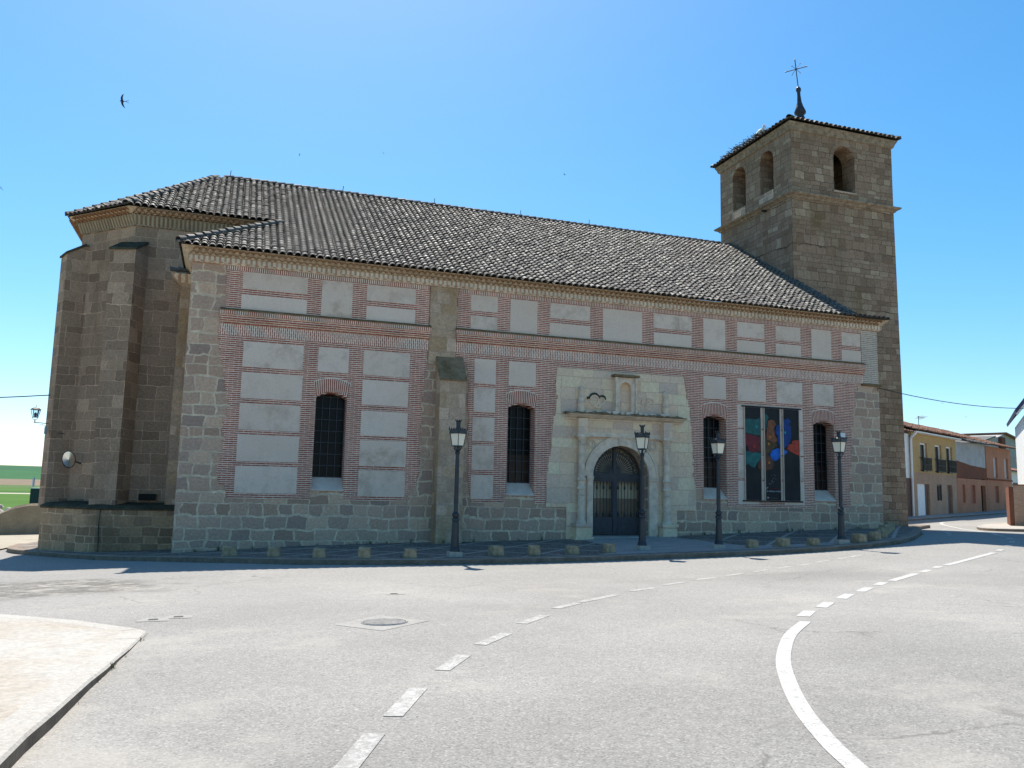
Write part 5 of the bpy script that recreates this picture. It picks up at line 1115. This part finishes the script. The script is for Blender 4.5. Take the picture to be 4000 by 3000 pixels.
f = MB(); f.obox(SC+Vector((.3, 0, .7))-CF*1.22, U*.35, CF*.02, (0, 0, 1.2)); f.build('door', M['iron'], sh_)
gp_ = MB(); GO = Vector((-105, 300, terrain(-105, 300)))
gp_.tube([GO, GO+Vector((0, 0, 3.2)), GO+U*12+Vector((0, 0, 3.2)), GO+U*12], .18, 5); tag(gp_.build('goalpost', M['white']), 'pale goal frame standing in the distant green field', 'goalpost')
def far_tree(x, y, h, lb):
    t = thing('tree', (x, y, terrain(x, y)), lb, 'tree', 'tiny trees out in the far fields'); z = terrain(x, y); rg = random.Random(int(x*7+y))
    k = MB(); k.tube([(x, y, z-.5), (x+.1*h, y, z+h*.5)], [.05*h, .025*h], 6); k.build('trunk', M['wood'], t)
    c = MB()
    for i in range(90):
        p = Vector((rg.gauss(0, .2), rg.gauss(0, .2), rg.gauss(.65, .16)))*h+Vector((x, y, z)); s_ = h*.09
        a, b = Vector((rg.uniform(-1, 1), rg.uniform(-1, 1), rg.uniform(-1, 1)))*s_, Vector((rg.uniform(-1, 1), rg.uniform(-1, 1), rg.uniform(-1, 1)))*s_
        c.add([p-a-b, p+a-b, p+a+b, p-a+b], [(0, 1, 2, 3)])
    c.build('crown', plain('far_leaf_%d' % int(abs(x)), (.05, .075, .04), 1, .3), t)
far_tree(-212, 560, 9, 'small dark tree beside the far tan field strip at the picture edge'); far_tree(-168, 560, 6, 'small low bushy tree before the tan field strip nearer the church')
# ------------------------------------------------------------------ birds
def place(px, py, d): return CP+d*((px-2000)/3236.3*ca-(py-1500)/3236.3*cb+c_f)
def swift(at, span, roll_, head, lb, detail=True):
    o = thing('swift', tuple(at), lb, 'bird', 'swifts flying over the church'); b = MB(); s = span/2
    fw, lf, up_ = Vector((math.cos(head), math.sin(head), 0)), Vector((-math.sin(head), math.cos(head), 0)), Vector((0, 0, 1))
    rm = Matrix.Rotation(roll_, 3, fw); lf = rm @ lf; up_ = rm @ up_
    P = lambda f_, l, u: at+fw*f_*s+lf*l*s+up_*u*s
    b.tube([P(.36, 0, 0), P(.3, 0, 0), P(.12, 0, 0), P(-.15, 0, 0), P(-.4, 0, 0)], [.03*s, .08*s, .1*s, .07*s, .03*s], 8)
    for q in (-1, 1): b.add([P(-.36, .02*q, .02), P(-.42, -.03*q, 0), P(-.85, .17*q, 0), P(-.8, .20*q, .01)], [(0, 1, 2, 3)])
    b.build('body', M['bird'], o, smooth=True)
    for q in (-1, 1):
        w = MB(); le = [(.22, .08, .04), (.26, .35, .12), (.12, .7, .14), (-.22, 1.0, .08)]; te = [(-.1, .08, .03), (-.02, .35, .11), (-.1, .7, .13), (-.24, 1.0, .08)]
        vs = [P(a, q*l, u) for a, l, u in le]+[P(a, q*l, u) for a, l, u in te]; vs += [v+up_*.02*s for v in vs]
        w.add(vs, [(k, k+1, 5+k, 4+k) for k in range(3)]+[(8+k, 12+k, 13+k, 9+k) for k in range(3)]+[(k, k+8, k+9, k+1) for k in range(3)]+[(4+k, 5+k, 13+k, 12+k) for k in range(3)]); w.build('wing', M['bird'], o)
    return o
swift(place(479, 395, 24), .42, R(52), R(172), 'dark swift banking with swept wings in the sky above the apse')
for px, py, d, rl, hd, lb in [(1498, 598, 60, .7, 1.0, 'tiny dark swift high above the nave roof'), (2205, 682, 70, .3, 2.4, 'tiny distant swift above the middle of the ridge'), (3775, 1629, 60, .2, .4, 'tiny swift below the cable over the terraced houses'), (4, 735, 45, .9, 2.0, 'swift partly cut by the picture edge above the fields'), (1170, 605, 80, .5, 3.0, 'tiny distant swift over the roof near its apse end'), (3682, 1575, 90, .4, .2, 'minute swift just under the cable beside the tower')]:
    swift(place(px, py, d), .36, rl, hd, lb)

# ------------------------------------------------------------------ weeds in the kerb joints and along the church foot
wd = MB(); rg = random.Random(31)
def tuft(x, y, h, n, z0=None):
    z = g(x, y)+.0 if z0 is None else z0
    for k in range(n):
        a = rg.uniform(0, 6.28); l = h*rg.uniform(.5, 1.2); r_ = rg.uniform(.2, .8)*l; b = Vector((x+rg.gauss(0, .02), y+rg.gauss(0, .02), z))
        t = b+Vector((math.cos(a)*r_, math.sin(a)*r_, l)); m_ = b.lerp(t, .5)+Vector((0, 0, l*.15)); s_ = Vector((-math.sin(a), math.cos(a), 0))*h*.05
        wd.add([b-s_, b+s_, m_+s_*.8, t, m_-s_*.8], [(0, 1, 2, 4), (4, 2, 3)])
for k in range(20):
    y = rg.uniform(-21, -15); tuft(6.6-.04*(-15-y)*2.0+rg.uniform(-.02, .04), y, rg.uniform(.03, .07), 9)
for k in range(46):
    x = rg.uniform(6.4, 31); 
    if not 18 < x < 22.4: tuft(x, -.05-rg.random()*.1-(.66 if 13.5 < x < 14.5 else 0), rg.uniform(.05, .16), 12, g(x, 0)+.13)
for k in range(60):
    i = rg.randrange(4, len(KP)-4); tuft(KP[i][0]+rg.uniform(-.1, .1), KP[i][1]-.02, rg.uniform(.03, .08), 6)
for x, y, _ in BOL: tuft(x+rg.uniform(-.2, .2), y+.2, rg.uniform(.05, .1), 10, g(x, y)+.13)
tag(wd.build('weeds', plain('dry_weeds', (.11, .115, .045), 1, .4, 12), recalc=False), kind='stuff')
